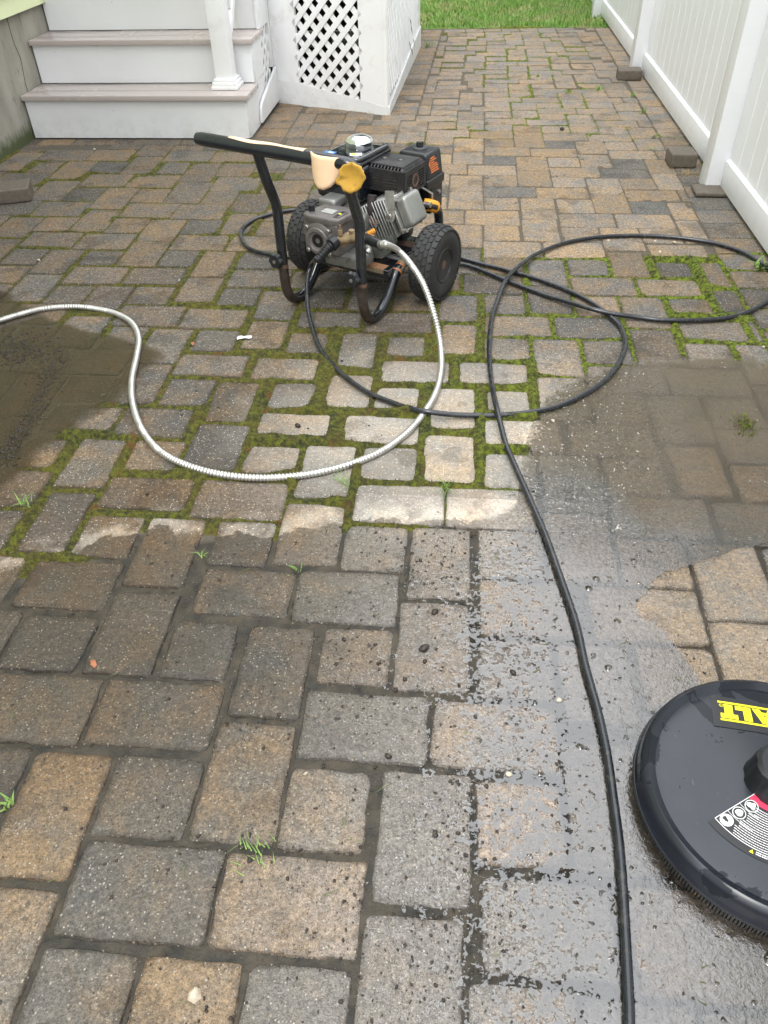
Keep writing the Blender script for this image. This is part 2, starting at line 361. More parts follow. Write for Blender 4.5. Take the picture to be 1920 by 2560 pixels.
# ------------------------------------------------------------------ paver layout: one 8 x 8 repeat of squares and 2:3 stones
POLY = [[-0.76658, 3.60844], [0.0272, 3.62316], [-0.01718, 0.18735], [0.01389, -0.18469], [-0.00305, -0.3447], [-0.01101, 0.05351], [0.00605, 0.09531], [1.77563, -0.05876], [0.12724, -0.35718], [0.15067, -0.77997], [-0.00044, -0.49881], [-0.07535, 0.20953], [0.03968, 0.22591], [-0.02104, 0.00232], [-0.20317, 0.20015], [-0.32541, 0.43], [-0.10096, 0.06476], [0.12116, 0.01816], [0.0035, 0.01694], [0.09767, -0.02471], [0.13056, -0.10302], [0.01061, 0.19354]]
TRACED = [(0,0,2,3,-0.788,0.975,-0.632,1.215),(2,0,4,2,-0.614,0.976,-0.467,1.134),(1,-2,4,0,-0.725,0.805,-0.453,0.964),(4,-1,6,2,-0.439,0.89,-0.289,1.132),(6,0,8,2,-0.267,0.986,-0.112,1.14),(8,0,10,3,-0.1,0.979,0.063,1.227),(6,-2,9,0,-0.277,0.806,-0.019,0.962),(2,-4,4,-2,-0.634,0.62,-0.454,0.784),(2,-6,5,-4,-0.629,0.447,-0.372,0.609),(4,-4,6,-1,-0.454,0.624,-0.287,0.875),(6,-4,8,-2,-0.281,0.622,-0.126,0.782),(5,-6,8,-4,-0.364,0.448,-0.115,0.606),(0,-5,2,-2,-0.802,0.533,-0.638,0.779),(8,-5,10,-2,-0.1,0.541,0.068,0.788),(10,-4,12,-2,0.08,0.623,0.237,0.779),(10,-6,13,-4,0.089,0.448,0.303,0.598),(9,-2,12,0,-0.009,0.808,0.24,0.955),(10,0,12,2,0.089,0.972,0.247,1.131),(12,-1,14,2,0.261,0.928,0.41,1.127),(10,2,13,4,0.09,1.146,0.304,1.312),(10,4,12,6,0.088,1.326,0.25,1.495),(9,6,12,8,0.002,1.501,0.244,1.667),(10,8,12,10,0.103,1.669,0.251,1.831),(8,8,10,11,-0.075,1.679,0.081,1.914),(8,3,10,6,-0.085,1.246,0.065,1.494),(10,10,13,12,0.101,1.855,0.337,2.004),(10,12,12,14,0.11,2.024,0.255,2.171),(9,14,12,16,0.022,2.2,0.257,2.342),(8,11,10,14,-0.07,1.946,0.083,2.181),(6,12,8,14,-0.246,2.034,-0.097,2.176),(4,12,6,15,-0.407,2.038,-0.257,2.243),(6,14,9,16,-0.242,2.199,-0.006,2.344),(5,10,8,12,-0.327,1.856,-0.089,2.002),(6,16,8,18,-0.236,2.379,-0.099,2.513),(4,15,6,18,-0.405,2.291,-0.271,2.53),(8,16,10,19,-0.065,2.384,0.088,2.609),(8,16,10,19,-0.044,2.381,0.088,2.615),(2,16,4,18,-0.595,2.375,-0.45,2.524),(0,16,2,19,-0.76,2.4,-0.613,2.614),(-2,16,0,18,-0.94,2.379,-0.785,2.53),(-3,18,0,20,-1.03,2.546,-0.789,2.699),(-2,14,1,16,-0.955,2.212,-0.713,2.352),(-2,12,0,14,-0.947,2.025,-0.789,2.186),(0,11,2,14,-0.776,1.945,-0.636,2.176),(-4,15,-2,18,-1.114,2.29,-0.967,2.531),(-6,16,-4,18,-1.28,2.383,-1.138,2.542),(-6,18,-3,20,-1.303,2.552,-1.045,2.712),(-6,20,-4,22,-1.3,2.729,-1.135,2.883),(-8,19,-6,22,-1.472,2.663,-1.309,2.882),(-10,20,-8,22,-1.645,2.72,-1.479,2.88),(-11,18,-8,20,-1.719,2.55,-1.506,2.709),(-10,16,-8,18,-1.633,2.391,-1.487,2.526),(-8,16,-6,19,-1.478,2.379,-1.307,2.617),(-7,22,-4,24,-1.38,2.906,-1.138,3.06),(-12,20,-10,23,-1.82,2.732,-1.652,2.98),(1,14,4,16,-0.68,2.2,-0.456,2.341),(2,12,4,14,-0.59,2.023,-0.447,2.178),(2,10,5,12,-0.593,1.874,-0.366,2.002),(2,8,4,10,-0.597,1.696,-0.434,1.829),(2,18,5,20,-0.585,2.564,-0.349,2.689),(-3,10,0,12,-1.039,1.851,-0.815,2.005),(-2,8,0,10,-0.948,1.68,-0.79,1.832),(-2,6,1,8,-0.964,1.52,-0.715,1.659),(-4,7,-2,10,-1.12,1.601,-0.97,1.831),(-6,8,-4,10,-1.282,1.685,-1.158,1.826),(0,8,2,11,-0.778,1.698,-0.615,1.928),(-2,4,0,6,-0.96,1.33,-0.808,1.486),(-4,4,-2,7,-1.109,1.336,-0.979,1.575),(0,3,2,6,-0.791,1.241,-0.637,1.487),(-3,2,0,4,-1.037,1.154,-0.806,1.313),(-2,0,0,2,-0.993,0.974,-0.802,1.129),(-6,24,-4,26,-1.288,3.081,-1.133,3.247),(-4,23,-2,26,-1.111,2.986,-0.967,3.246),(-8,24,-6,27,-1.475,3.081,-1.294,3.338),(-10,24,-8,26,-1.64,3.086,-1.466,3.235),(-10,22,-7,24,-1.638,2.901,-1.39,3.062),(-6,26,-3,28,-1.285,3.258,-1.04,3.426),(-2,24,0,26,-0.936,3.071,-0.778,3.24),(-2,22,1,24,-0.936,2.902,-0.684,3.062),(-2,20,0,22,-0.934,2.729,-0.781,2.881),(0,19,2,22,-0.767,2.622,-0.611,2.872),(-4,20,-2,23,-1.112,2.752,-0.958,2.973),(-6,28,-4,30,-1.292,3.441,-1.124,3.607),(-4,28,-2,31,-1.098,3.432,-0.964,3.687),(-8,27,-6,30,-1.475,3.35,-1.296,3.609),(-3,26,0,28,-1.02,3.254,-0.796,3.417),(-2,28,0,30,-0.93,3.424,-0.77,3.595),(-2,30,1,32,-0.927,3.609,-0.709,3.776),(-10,28,-8,30,-1.652,3.444,-1.48,3.619),(-4,12,-2,15,-1.13,2.032,-0.967,2.28),(-6,12,-4,14,-1.299,2.034,-1.133,2.186),(-6,10,-3,12,-1.28,1.866,-1.052,2.005),(-11,26,-8,28,-1.732,3.256,-1.482,3.429),(-12,28,-10,31,-1.835,3.452,-1.659,3.725),(-14,28,-12,30,-2.011,3.454,-1.841,3.624),(-16,27,-14,30,-2.191,3.368,-2.015,3.616),(1,6,4,8,-0.693,1.495,-0.441,1.657),(2,4,4,6,-0.599,1.325,-0.447,1.485),(2,2,5,4,-.594,1.162,-.364,1.310),(4,4,6,7,-0.433,1.337,-0.258,1.571),(-14,26,-11,28,-1.992,3.273,-1.745,3.435),(-2,32,0,34,-0.93,3.796,-0.766,3.972),(0,32,2,35,-0.756,3.754,-0.584,4.044),(-4,31,-2,34,-1.121,3.706,-0.948,3.984),(-6,32,-4,34,-1.292,3.811,-1.134,4.006),(-12,23,-10,26,-1.822,2.991,-1.663,3.244),(-14,24,-12,26,-1.996,3.079,-1.833,3.248),(-7,30,-4,32,-1.387,3.618,-1.139,3.816),(-3,34,0,36,-1.024,3.975,-0.766,4.181),(-8,32,-6,35,-1.496,3.839,-1.301,4.135),(-10,32,-8,34,-1.674,3.842,-1.499,4.033),(-12,31,-10,34,-1.852,3.742,-1.669,4.038),(-14,32,-12,34,-2.032,3.853,-1.855,4.043),(-16,32,-14,35,-2.228,3.854,-2.03,4.149),(-10,30,-7,32,-1.658,3.641,-1.396,3.822),(-15,30,-12,32,-2.114,3.647,-1.844,3.827),(-6,34,-3,36,-1.306,4.012,-1.051,4.231),(-14,34,-11,36,-2.038,4.066,-1.78,4.256),(-14,36,-12,38,-2.067,4.278,-1.878,4.465),(-16,35,-14,38,-2.253,4.17,-2.07,4.473),(-18,36,-16,38,-2.41,4.262,-2.26,4.46),(-6,36,-4,38,-1.327,4.234,-1.131,4.445),(-8,35,-6,38,-1.515,4.147,-1.329,4.473),(-10,36,-8,38,-1.663,4.275,-1.513,4.467),(-4,36,-2,39,-1.132,4.298,-0.946,4.53),(-10,38,-7,40,-1.71,4.484,-1.42,4.694),(-11,34,-8,36,-1.773,4.059,-1.513,4.251),(-18,38,-15,40,-2.457,4.489,-2.159,4.682),(-15,38,-12,40,-2.161,4.492,-1.913,4.685),(10,18,13,20,0.113,2.529,0.355,2.691),(10,20,12,22,0.115,2.698,0.269,2.867),(8,19,10,22,-0.058,2.635,0.089,2.859),(9,22,12,24,0.033,2.868,0.271,3.05),(-7,38,-4,40,-1.428,4.468,-1.159,4.686),(12,23,14,26,0.301,2.958,0.449,3.203),(10,26,13,28,0.122,3.229,0.364,3.402),(10,28,12,30,0.125,3.411,0.277,3.582),(12,28,14,31,0.301,3.397,0.453,3.659),(9,30,12,32,0.038,3.594,0.285,3.767),(10,32,12,34,0.128,3.785,0.29,3.954),(10,34,13,36,0.127,3.952,0.383,4.105),(8,32,10,35,-0.046,3.788,0.116,4.025),(12,31,14,34,0.305,3.663,0.462,3.942),(14,32,16,34,0.483,3.753,0.645,3.925),(16,32,18,35,0.656,3.749,0.816,3.999),(18,32,20,34,0.826,3.748,0.997,3.906),(18,34,21,36,0.827,3.917,1.075,4.069),(18,36,20,38,0.827,4.077,0.991,4.234),(17,38,20,40,0.746,4.24,0.984,4.394),(18,40,20,42,0.837,4.387,0.991,4.556),(16,35,18,38,0.657,4.007,0.818,4.248),(20,31,22,34,1.005,3.676,1.161,3.895),(17,30,20,32,0.737,3.577,0.986,3.736),(14,30,17,32,0.476,3.579,0.719,3.74),(16,40,18,43,0.658,4.409,0.815,4.639),(13,34,16,36,0.395,3.938,0.641,4.106),(16,43,18,46,0.665,4.654,0.822,4.877),(20,28,22,31,1.003,3.407,1.153,3.664),(8,35,10,38,-0.049,4.037,0.115,4.272),(12,36,14,39,0.309,4.121,0.472,4.357),(12,39,14,42,0.313,4.369,0.472,4.61),(18,26,21,28,0.833,3.236,1.063,3.381),(18,24,20,26,0.825,3.052,0.966,3.207),(17,22,20,24,0.727,2.881,0.963,3.032),(18,20,20,22,0.819,2.719,0.969,2.86),(20,20,22,23,0.998,2.74,1.133,2.943),(20,23,22,26,1.002,2.969,1.139,3.205),(16,24,18,27,0.643,3.051,0.79,3.294),(18,18,21,20,0.819,2.532,1.045,2.676),(18,16,20,18,0.81,2.358,0.957,2.508),(16,16,18,19,0.637,2.365,0.786,2.606),(8,40,10,43,-0.04,4.462,0.121,4.675),(8,43,10,46,-0.038,4.692,0.126,4.936),(12,44,14,47,0.316,4.771,0.478,5.02),(16,8,18,11,0.643,1.674,0.777,1.899),(12,52,14,55,0.326,5.381,0.479,5.559),(12,55,14,58,0.327,5.565,0.478,5.743),(12,60,14,63,0.322,5.888,0.462,6.057),(12,63,14,66,0.324,6.073,0.467,6.262),(16,64,18,67,0.657,6.124,0.792,6.315),(16,67,18,70,0.662,6.332,0.794,6.527),(16,59,18,62,0.655,5.824,0.81,5.999),(16,56,18,59,0.658,5.611,0.804,5.818),(12,68,14,71,0.334,6.397,0.471,6.625),(12,71,14,74,0.341,6.643,0.479,6.851),(8,67,10,70,0.008,6.363,0.138,6.56),(8,64,10,67,-0.001,6.151,0.136,6.345),(8,59,10,62,-0.014,5.846,0.129,6.006),(8,56,10,59,-0.021,5.669,0.128,5.837),(16,72,18,75,0.673,6.7,0.804,6.91),(16,75,18,78,0.685,6.92,0.815,7.133),(12,76,14,79,0.351,7.021,0.49,7.226),(12,79,14,82,0.359,7.236,0.493,7.457),(8,75,10,78,0.019,6.983,0.159,7.202),(8,72,10,75,0.005,6.736,0.151,6.964),(8,83,10,86,0.031,7.633,0.182,7.815),(-2,44,0,46,-0.953,4.92,-0.769,5.123),(-2,46,1,48,-0.95,5.069,-0.66,5.282),(1,46,4,48,-0.66,5.002,-0.386,5.21)]

def gmap(gx, gy):
    extra = 0.0
    if gy > 74: extra = (gy - 74) * .0765; gy = 74
    if gy < -9: extra = (gy + 9) * .088; gy = -9
    x = gx / 20; y = (gy - 30) / 40; X = Y = 0.0; k = 0
    for i in range(6):
        for j in range(8):
            if i + j <= 6 and i <= 3:
                b = x ** i * y ** j; X += POLY[k][0] * b; Y += POLY[k][1] * b; k += 1
    return X, Y + extra
TR = {t_[:4]: t_[4:] for t_ in TRACED}
RES = []
for k_, r_ in TR.items():
    a_ = gmap(k_[0], k_[1]); b_ = gmap(k_[2], k_[3])
    RES.append(((k_[0] + k_[2]) / 2, (k_[1] + k_[3]) / 2, (r_[0] + r_[2]) / 2 - (a_[0] + b_[0]) / 2, (r_[1] + r_[3]) / 2 - (a_[1] + b_[1]) / 2))
RES = np.array(RES)
def resid(gx, gy):
    d2 = (RES[:, 0] - gx) ** 2 + (RES[:, 1] - gy) ** 2; w = np.exp(-d2 / 18) + 1e-9
    s_ = w.sum(); q = min(1, s_ / .5)
    return float((w * RES[:, 2]).sum() / s_ * q * .8), float((w * RES[:, 3]).sum() / s_ * q * .8)
CELL = [(0, 0, 2, 3), (0, 3, 2, 6), (-2, 6, 1, 8), (1, 6, 4, 8), (-2, 0, 0, 2), (-2, 4, 0, 6)]
def xr(y): return float(np.interp(y, [0, 3.3, 4.75, 5.2, 9], [1.10, 1.10, 1.155, 1.165, 1.175]))
def xl(y): return float(np.interp(y, [5.31, 7.73, 9], [-.295, -.226, -.2]))
rects = []
for a in range(-11, 12):
    for b in range(-14, 16):
        for c_ in CELL:
            g = (c_[0] + 4 * a, c_[1] + 4 * a + 8 * b, c_[2] + 4 * a, c_[3] + 4 * a + 8 * b)
            gc = ((g[0] + g[2]) / 2, (g[1] + g[3]) / 2)
            if abs(gc[0]) > 44 or gc[1] < -14 or gc[1] > 124: continue
            m = gmap(*gc)
            if not (-2.9 < m[0] < 1.4 and .0 < m[1] < 8.6): continue
            if g in TR:
                r = list(TR[g])
                gw = .0022 if r[3] < 1.7 else .0036 * (1 - .75 * math.exp(-((r[0] + .2) / .5) ** 2 - ((r[1] - 2.0) / .6) ** 2)); r = [r[0] - gw, r[1] - gw, r[2] + gw, r[3] + gw]
            else:
                p, q = gmap(g[0], gc[1]), gmap(g[2], gc[1]); u_, v_ = gmap(gc[0], g[1]), gmap(gc[0], g[3])
                gp = .0055 + .003 * random.random() if gc[1] < 36 else .0038 + .0015 * random.random()
                dx, dy = resid(*gc)
                r = [p[0] + gp / 2 + dx, u_[1] + gp / 2 + dy, q[0] - gp / 2 + dx, v_[1] - gp / 2 + dy]
            yc = (r[1] + r[3]) / 2; xc = (r[0] + r[2]) / 2
            r[2] = min(r[2], xr(yc) - .004); r[0] = max(r[0], -2.63)
            if yc < 4.785 or r[1] < 4.70:
                if xc < -1.10: r[3] = min(r[3], 4.785)
            elif yc < 5.31:
                r[0] = max(r[0], -1.068)
            elif not (xc < -.50 and yc < 5.8): r[0] = max(r[0], xl(yc))
            else: r[0] = max(r[0], -1.068)
            r[3] = min(r[3], 8.36)
            if r[2] - r[0] < .03 or r[3] - r[1] < .03: continue
            rects.append(r)
x = -2.60
for w in (.02, .215, .21, .15, .235, .08, .235, .22):            # cut row along the foot of the steps
    if w > .05: rects.append([x, 4.79, x + w - .007, 4.903])
    x += w
y = 4.792
while y < 5.72: rects.append([-1.258, y, -1.076, y + .168]); y += .175
y = 5.315
while y < 8.3:
    rects.append([max(-.49, -.485 + (y - 5.44) * .043) - .03, y, xl(y) - .008, min(8.36, y + .15)]); y += .1585
y = 1.62
while y < 8.3: rects.append([xr(y) + .004, y, 1.325, min(8.36, y + .160)]); y += .168
R_ = np.array(rects)
for it in range(4):
    for i in range(len(R_)):
        r = R_[i]
        ox = np.minimum(R_[:, 2], r[2]) - np.maximum(R_[:, 0], r[0]); oy = np.minimum(R_[:, 3], r[3]) - np.maximum(R_[:, 1], r[1])
        for j in np.where((ox > -.003) & (oy > -.003))[0]:
            if j == i: continue
            s_ = R_[j]
            dx = min(r[2], s_[2]) - max(r[0], s_[0]); dy = min(r[3], s_[3]) - max(r[1], s_[1])
            if dx < -.003 or dy < -.003: continue
            if dx < dy:
                h_ = (dx + .0045) / 2
                if r[0] < s_[0]: r[2] -= h_; s_[0] += h_
                else: r[0] += h_; s_[2] -= h_
            else:
                h_ = (dy + .0045) / 2
                if r[1] < s_[1]: r[3] -= h_; s_[1] += h_
                else: r[1] += h_; s_[3] -= h_
R_ = R_[(R_[:, 2] - R_[:, 0] > .025) & (R_[:, 3] - R_[:, 1] > .025)]

TONES = [  # seen in the photograph: (px, py, tan, bright, rosy)
 (160,360,1,.8,0),(300,392,.7,.6,0),(170,1990,1,.75,0),(450,2500,1,.8,.3),(1228,337,1,.6,0),(1317,329,1,.7,0),(1320,352,.9,.6,0),(1250,350,.8,.5,0),(1265,378,.85,.7,0),
 (1384,381,.8,.75,0),(1329,407,.85,.7,0),(1330,445,.8,.6,0),(1251,450,.6,.7,0),(1407,482,.95,.75,0),(1398,360,-.5,.35,0),(1248,398,-.2,.4,.2),(1274,479,0,.5,.3),(1573,410,-.5,.4,0),
 (1561,434,-.4,.45,0),(1625,520,-.3,.45,0),(1796,522,-.3,.35,0),(1596,462,.7,.65,0),(1628,488,.8,.65,0),(1660,418,.7,.6,.3),(1527,508,.8,.65,0),(1723,500,.5,.5,.6),
 (1720,1180,1,.85,0),(1850,1220,1,.8,0),(1700,1440,1,.8,0),(1600,1560,1,.8,0),(1640,1650,1,.85,0),(1860,1600,.95,.95,0),(1850,1380,.8,.7,0),(1600,1300,.4,.6,0),(1550,1100,.5,.5,0),
 (820,1800,-.5,.45,0),(1060,2150,-.5,.5,0),(1400,2250,-.4,.55,0),(1270,2000,.3,.7,1),(1250,1500,.35,.6,1),(1080,1850,.2,.7,1),(880,1800,.1,.6,.8),(1500,1500,.2,.8,.8),(1450,1650,.2,.8,.8),
 (270,1960,.0,.45,.2),(350,2230,.1,.45,.3),(740,2250,.5,.8,.8),(650,1900,.6,.65,.2),(380,1760,.3,.5,.2),(680,2450,-.3,.55,0),(120,2480,0,.6,.3),(560,1480,.3,.45,.6),(180,1450,.4,.45,.4),
 (200,545,.5,.6,0),(110,560,.6,.6,0),(260,500,.7,.6,0),(170,430,.8,.6,0),(370,450,.6,.55,0),(260,440,.5,.55,0),(340,395,.5,.5,.3),(440,420,.1,.45,0),(210,425,.1,.4,0),(30,430,.7,.6,0),
 (270,430,-.3,.35,0),(240,480,-.4,.3,0),(430,430,-.2,.4,0),(500,575,-.4,.35,0),(470,640,-.4,.35,0),(640,650,-.4,.35,0),(600,740,-.5,.35,0),(570,860,-.3,.5,0),(350,545,.7,.55,0),(380,600,.7,.6,0),
 (700,265,1,.7,0),(690,330,.8,.7,0),(800,290,.7,.6,0),(780,340,.6,.7,0),(940,320,.7,.65,0),(1060,255,.5,.6,0),(1020,200,.3,.4,0)]
TP = [(at(a, b), c_, d, e) for a, b, c_, d, e in TONES]

def outline(x0, y0, x1, y1, rc, k, jit, seed):
    pts = []
    rcs = [min(rc * random.uniform(.6, 1.5), (x1 - x0) * .35, (y1 - y0) * .35) for _ in range(4)]
    cs = [(x1, y1, 0), (x0, y1, 90), (x0, y0, 180), (x1, y0, 270)]
    for i, (cx_, cy_, a0) in enumerate(cs):
        r = rcs[i]; sx_ = -1 if cx_ == x1 else 1; sy_ = -1 if cy_ == y1 else 1
        for j in range(3 if k > 0 else 2):
            an = math.radians(a0 + 90 * j / (2 if k > 0 else 1))
            pts.append((cx_ + sx_ * r + r * math.cos(an), cy_ + sy_ * r + r * math.sin(an)))
        nx = cs[(i + 1) % 4]
        for j in range(k):
            f = (j + 1) / (k + 1); pts.append((cx_ + (nx[0] - cx_) * f, cy_ + (nx[1] - cy_) * f))
    xm, ym = (x0 + x1) / 2, (y0 + y1) / 2; out = []
    for px_, py_ in pts:
        d = mnoise.noise(Vector((px_ * 22, py_ * 22, seed))) * jit + mnoise.noise(Vector((px_ * 90, py_ * 90, seed))) * jit * .5
        out.append((px_ + (px_ - xm) / (x1 - x0) * 2 * d, py_ + (py_ - ym) / (y1 - y0) * 2 * d))
    return out
def paver_geo(mb, r, near, far=False):
    w, h = r[2] - r[0], r[3] - r[1]; seed = random.random() * 50
    cx_, cy_ = (r[0] + r[2]) / 2, (r[1] + r[3]) / 2
    k = 5 if near else (0 if far else 1)
    o = outline(r[0], r[1], r[2], r[3], .011 if near else .009, k, .0044, seed)
    n = len(o); z = random.gauss(0, .0009); tx, ty = random.gauss(0, .004), random.gauss(0, .004)
    if cx_ > .3 and 1.5 < cy_ < 2.4: z -= .0015
    rings = [(.024, 0, 1), (.0075, -.0004, .35), (.003, -.0018, .1), (0, -.0065, 0), (0, -.035, 0)] if near else (([(.022, 0, 1), (.005, -.0006, .25), (0, -.005, 0), (0, -.03, 0)] if cy_ < 3.2 else [(.02, 0, 1), (.003, -.0003, .5), (0, -.0025, .3), (0, -.03, 0)]))
    vs_ = []
    al = []
    for ins, dz, al_ in rings:
        for (a, b) in o:
            fx = max(.1, 1 - 2 * ins / w); fy = max(.1, 1 - 2 * ins / h); al.append(al_)
            X, Y = cx_ + (a - cx_) * fx, cy_ + (b - cy_) * fy
            jz = mnoise.noise(Vector((X * 60, Y * 60, seed))) * .0012 if ins > 0 and near else 0
            vs_.append((X, Y, z + dz + jz * (1 if ins < .006 else .4) + (X - cx_) * tx + (Y - cy_) * ty))
    fs = [tuple(range(n))]
    for q in range(len(rings) - 1):
        for i in range(n): fs.append((q * n + i, (q + 1) * n + i, (q + 1) * n + (i + 1) % n, q * n + (i + 1) % n))
    mb.add(vs_, fs)
    return al
def tone_of(r):
    cx_, cy_ = (r[0] + r[2]) / 2, (r[1] + r[3]) / 2
    for p, a, b, c_ in TP:
        if r[0] - .004 < p.x < r[2] + .004 and r[1] - .004 < p.y < r[3] + .004: return (a * .72 + .12, b, c_)
    t_ = random.gauss(.24, .2); b = random.gauss(.5, .15); ro = random.random() * .7
    if cy_ > 3.2: t_ = .34 + (t_ - .24) * .55; b = .5 + (b - .5) * .6
    if -.15 < cx_ < 1.1 and 3.3 < cy_ < 4.9: t_ += .16; b += .42
    if cy_ > 4.9: b += .42; t_ += .04
    return (min(.85, max(.02, t_)), min(1.0, max(.15, b)), ro)
def set_tone(me, tones_per_vert):
    ca = me.color_attributes.new('tone', 'FLOAT_COLOR', 'POINT')
    ca.data.foreach_set('color', np.array(tones_per_vert, dtype=np.float32).ravel())

def in_frame(x, y, z=0, m=0):
    w = RROW[2].dot(Vector((x, y, z - CAM_H)))
    if w < .05: return False
    a, b = proj(x, y, z); return -m < a < 1920 + m and -m < b < 2560 + m
scored = []
for r in R_:
    corners = [(r[0], r[1]), (r[2], r[1]), (r[2], r[3]), (r[0], r[3])]
    vis = any(in_frame(*c_) for c_ in corners)
    P = [proj(*c_) for c_ in corners]
    ar = abs(sum(P[i][0] * P[(i + 1) % 4][1] - P[(i + 1) % 4][0] * P[i][1] for i in range(4))) / 2
    if not vis: ar = 0
    if not vis and not any(in_frame(*c_, 0, 900) for c_ in corners): continue
    scored.append((ar, tuple(r)))
scored.sort(key=lambda q: -q[0])

def soft_interp(pts, v): return float(np.interp(v, [p[0] for p in pts], [p[1] for p in pts]))
PATIO_TOP = 8.37
# bed of the joints and the moss growing in them: one height field cut in two objects
def build_bed():
    S = .006; x0, y0 = -2.70, .05; nx, ny = int(4.15 / S), int((8.45 - y0) / S)
    gap = np.ones((ny, nx), np.float32)
    for r in R_:
        i0, i1 = int(math.ceil((r[0] - x0) / S)), int((r[2] - x0) / S); j0, j1 = int(math.ceil((r[1] - y0) / S)), int((r[3] - y0) / S)
        gap[max(0, j0):max(0, j1), max(0, i0):max(0, i1)] = 0
    ker = np.exp(-np.arange(-4, 5) ** 2 / (2 * 1.7 ** 2)); ker /= ker.sum()
    b = sum(k * np.roll(gap, i - 4, 0) for i, k in enumerate(ker)); b = sum(k * np.roll(b, i - 4, 1) for i, k in enumerate(ker))
    xs = np.arange(-2.66, 1.335, .0105)
    ys = [.08]
    while ys[-1] < 8.38: ys.append(ys[-1] + max(.009, .0055 + .0032 * ys[-1]))
    ys = np.array(ys)
    GX, GY = np.meshgrid(xs, ys)
    ii = np.clip(((GX - x0) / S).astype(int), 0, nx - 1); jj = np.clip(((GY - y0) / S).astype(int), 0, ny - 1)
    g = b[jj, ii]
    # cheap value noise
    rs = np.random.RandomState(3)
    def vn(scale):
        u = (GX + 5) * scale; v = GY * scale; T = rs.rand(256, 256)
        iu, iv = u.astype(int), v.astype(int); fu, fv = u - iu, v - iv; fu = fu * fu * (3 - 2 * fu); fv = fv * fv * (3 - 2 * fv)
        q = lambda a, c_: T[a % 256, c_ % 256]
        return (q(iu, iv) * (1 - fu) + q(iu + 1, iv) * fu) * (1 - fv) + (q(iu, iv + 1) * (1 - fu) + q(iu + 1, iv + 1) * fu) * fv
    n1, n2, n3, n4 = vn(2.2), vn(7), vn(30), vn(90)
    wy = np.interp(GX, [p[0] for p in WETC], [p[1] for p in WETC])
    dry = np.clip((GY - wy + (n2 - .5) * .12 + .05) / .05, 0, 1)
    lx = np.interp(GY, [p[0] for p in LEFTC], [p[1] for p in LEFTC])
    dry *= np.clip((GX - lx + .06) / .06, 0, 1) * ((GY < 2.9) | (GY > 0)) if True else 1
    dry = np.where((GY > 2.88), 1, dry)
    reg = .83 - .20 * np.clip((GY - 3.0) / 1.5, 0, 1) + .28 * np.exp(-((GX + .25) / .7) ** 2 - ((GY - 2.0) / .75) ** 2)
    clean = np.clip((GX + .15) / .1, 0, 1) * np.clip((1.3 - GX) / .1, 0, 1) * np.clip((GY - 3.22) / .12, 0, 1) * np.clip((5.0 - GY) / .2, 0, 1)
    reg = reg * (1 - clean) + .12 * clean
    alley = np.clip((GY - 5.0) / .3, 0, 1); reg = reg * (1 - alley) + alley * (.42 * np.clip(1 - np.abs(GX - .45) / .9, 0, 1) + .12)
    corner = np.clip((GY - 4.6) / .15, 0, 1) * (GX < -.35); reg = reg * (1 - corner * .8)
    Mm = dry * np.clip((reg - (n1 * .45 + n2 * .35 + .1) + .22) * 4, 0, 1)
    zb = -.0065 + .0035 * np.clip((GY - 3.0) / .4, 0, 1) + (n3 - .5) * .004 + (n4 - .5) * .003
    wetz = -.0055 + (n3 - .5) * .004 + (n4 - .5) * .0025 - .003 * (GX > .2)
    zb = np.where(dry > .5, zb, wetz)
    core = np.exp(-((GX + .22) / .60) ** 2 - ((GY - 1.95) / .62) ** 2)
    rt = np.clip((GX - .3) / .3, 0, 1) * .22
    G = np.clip(g * (.92 + .85 * core + rt) - .13, 0, 1) * (.38 + 1.25 * n2)
    zm = -.0080 + .0185 * G * (.55 + .9 * np.clip(n1 * .5 + n2 * .5, 0, 1)) + (n3 - .5) * .0085 * G + (n4 - .5) * .005
    Z = zb * (1 - Mm) + np.maximum(zb, zm) * Mm
    hid = g < .004
    Z = np.where(hid, -.012, Z)
    ny_, nx_ = GX.shape; V = np.stack([GX, GY, Z], -1).reshape(-1, 3)
    idx = np.arange(ny_ * nx_).reshape(ny_, nx_)
    Q = np.stack([idx[:-1, :-1], idx[:-1, 1:], idx[1:, 1:], idx[1:, :-1]], -1).reshape(-1, 4)
    mm = (Mm[:-1, :-1] + Mm[1:, 1:]).reshape(-1) / 2; hh = (hid[:-1, :-1] & hid[1:, 1:] & hid[:-1, 1:] & hid[1:, :-1]).reshape(-1)
    for name, sel in (('paver_patio', (mm <= .42) & ~hh), ('joint_moss', (mm > .42) & ~hh)):
        q = Q[sel]; used = np.unique(q); rm = -np.ones(len(V), int); rm[used] = np.arange(len(used))
        me = bpy.data.meshes.new(name); v = V[used]; q = rm[q]
        me.vertices.add(len(v)); me.vertices.foreach_set('co', v.astype(np.float32).ravel())
        me.loops.add(q.size); me.loops.foreach_set('vertex_index', q.astype(np.int32).ravel())
        me.polygons.add(len(q)); me.polygons.foreach_set('loop_start', np.arange(0, q.size, 4, dtype=np.int32))
        me.update(calc_edges=True); me.validate(); me.shade_smooth()
        me.materials.append(M_BED if name == 'paver_patio' else M_MOSS)
        yield me
me_bed, me_moss = list(build_bed())
patio = link(bpy.data.objects.new('paver_patio', me_bed)); tag(patio, kind='structure')
mo = link(bpy.data.objects.new('joint_moss', me_moss), patio); tag(mo, kind='stuff')
mv = np.empty(len(me_moss.vertices) * 3, np.float32); me_moss.vertices.foreach_get('co', mv); mv = mv.reshape(-1, 3)
mv = mv[(mv[:, 2] > -.006) & (mv[:, 1] < 3.6)]
rs_ = np.random.RandomState(11); pick = rs_.choice(len(mv), min(len(mv), 26000), replace=False); TV, TF = [], []
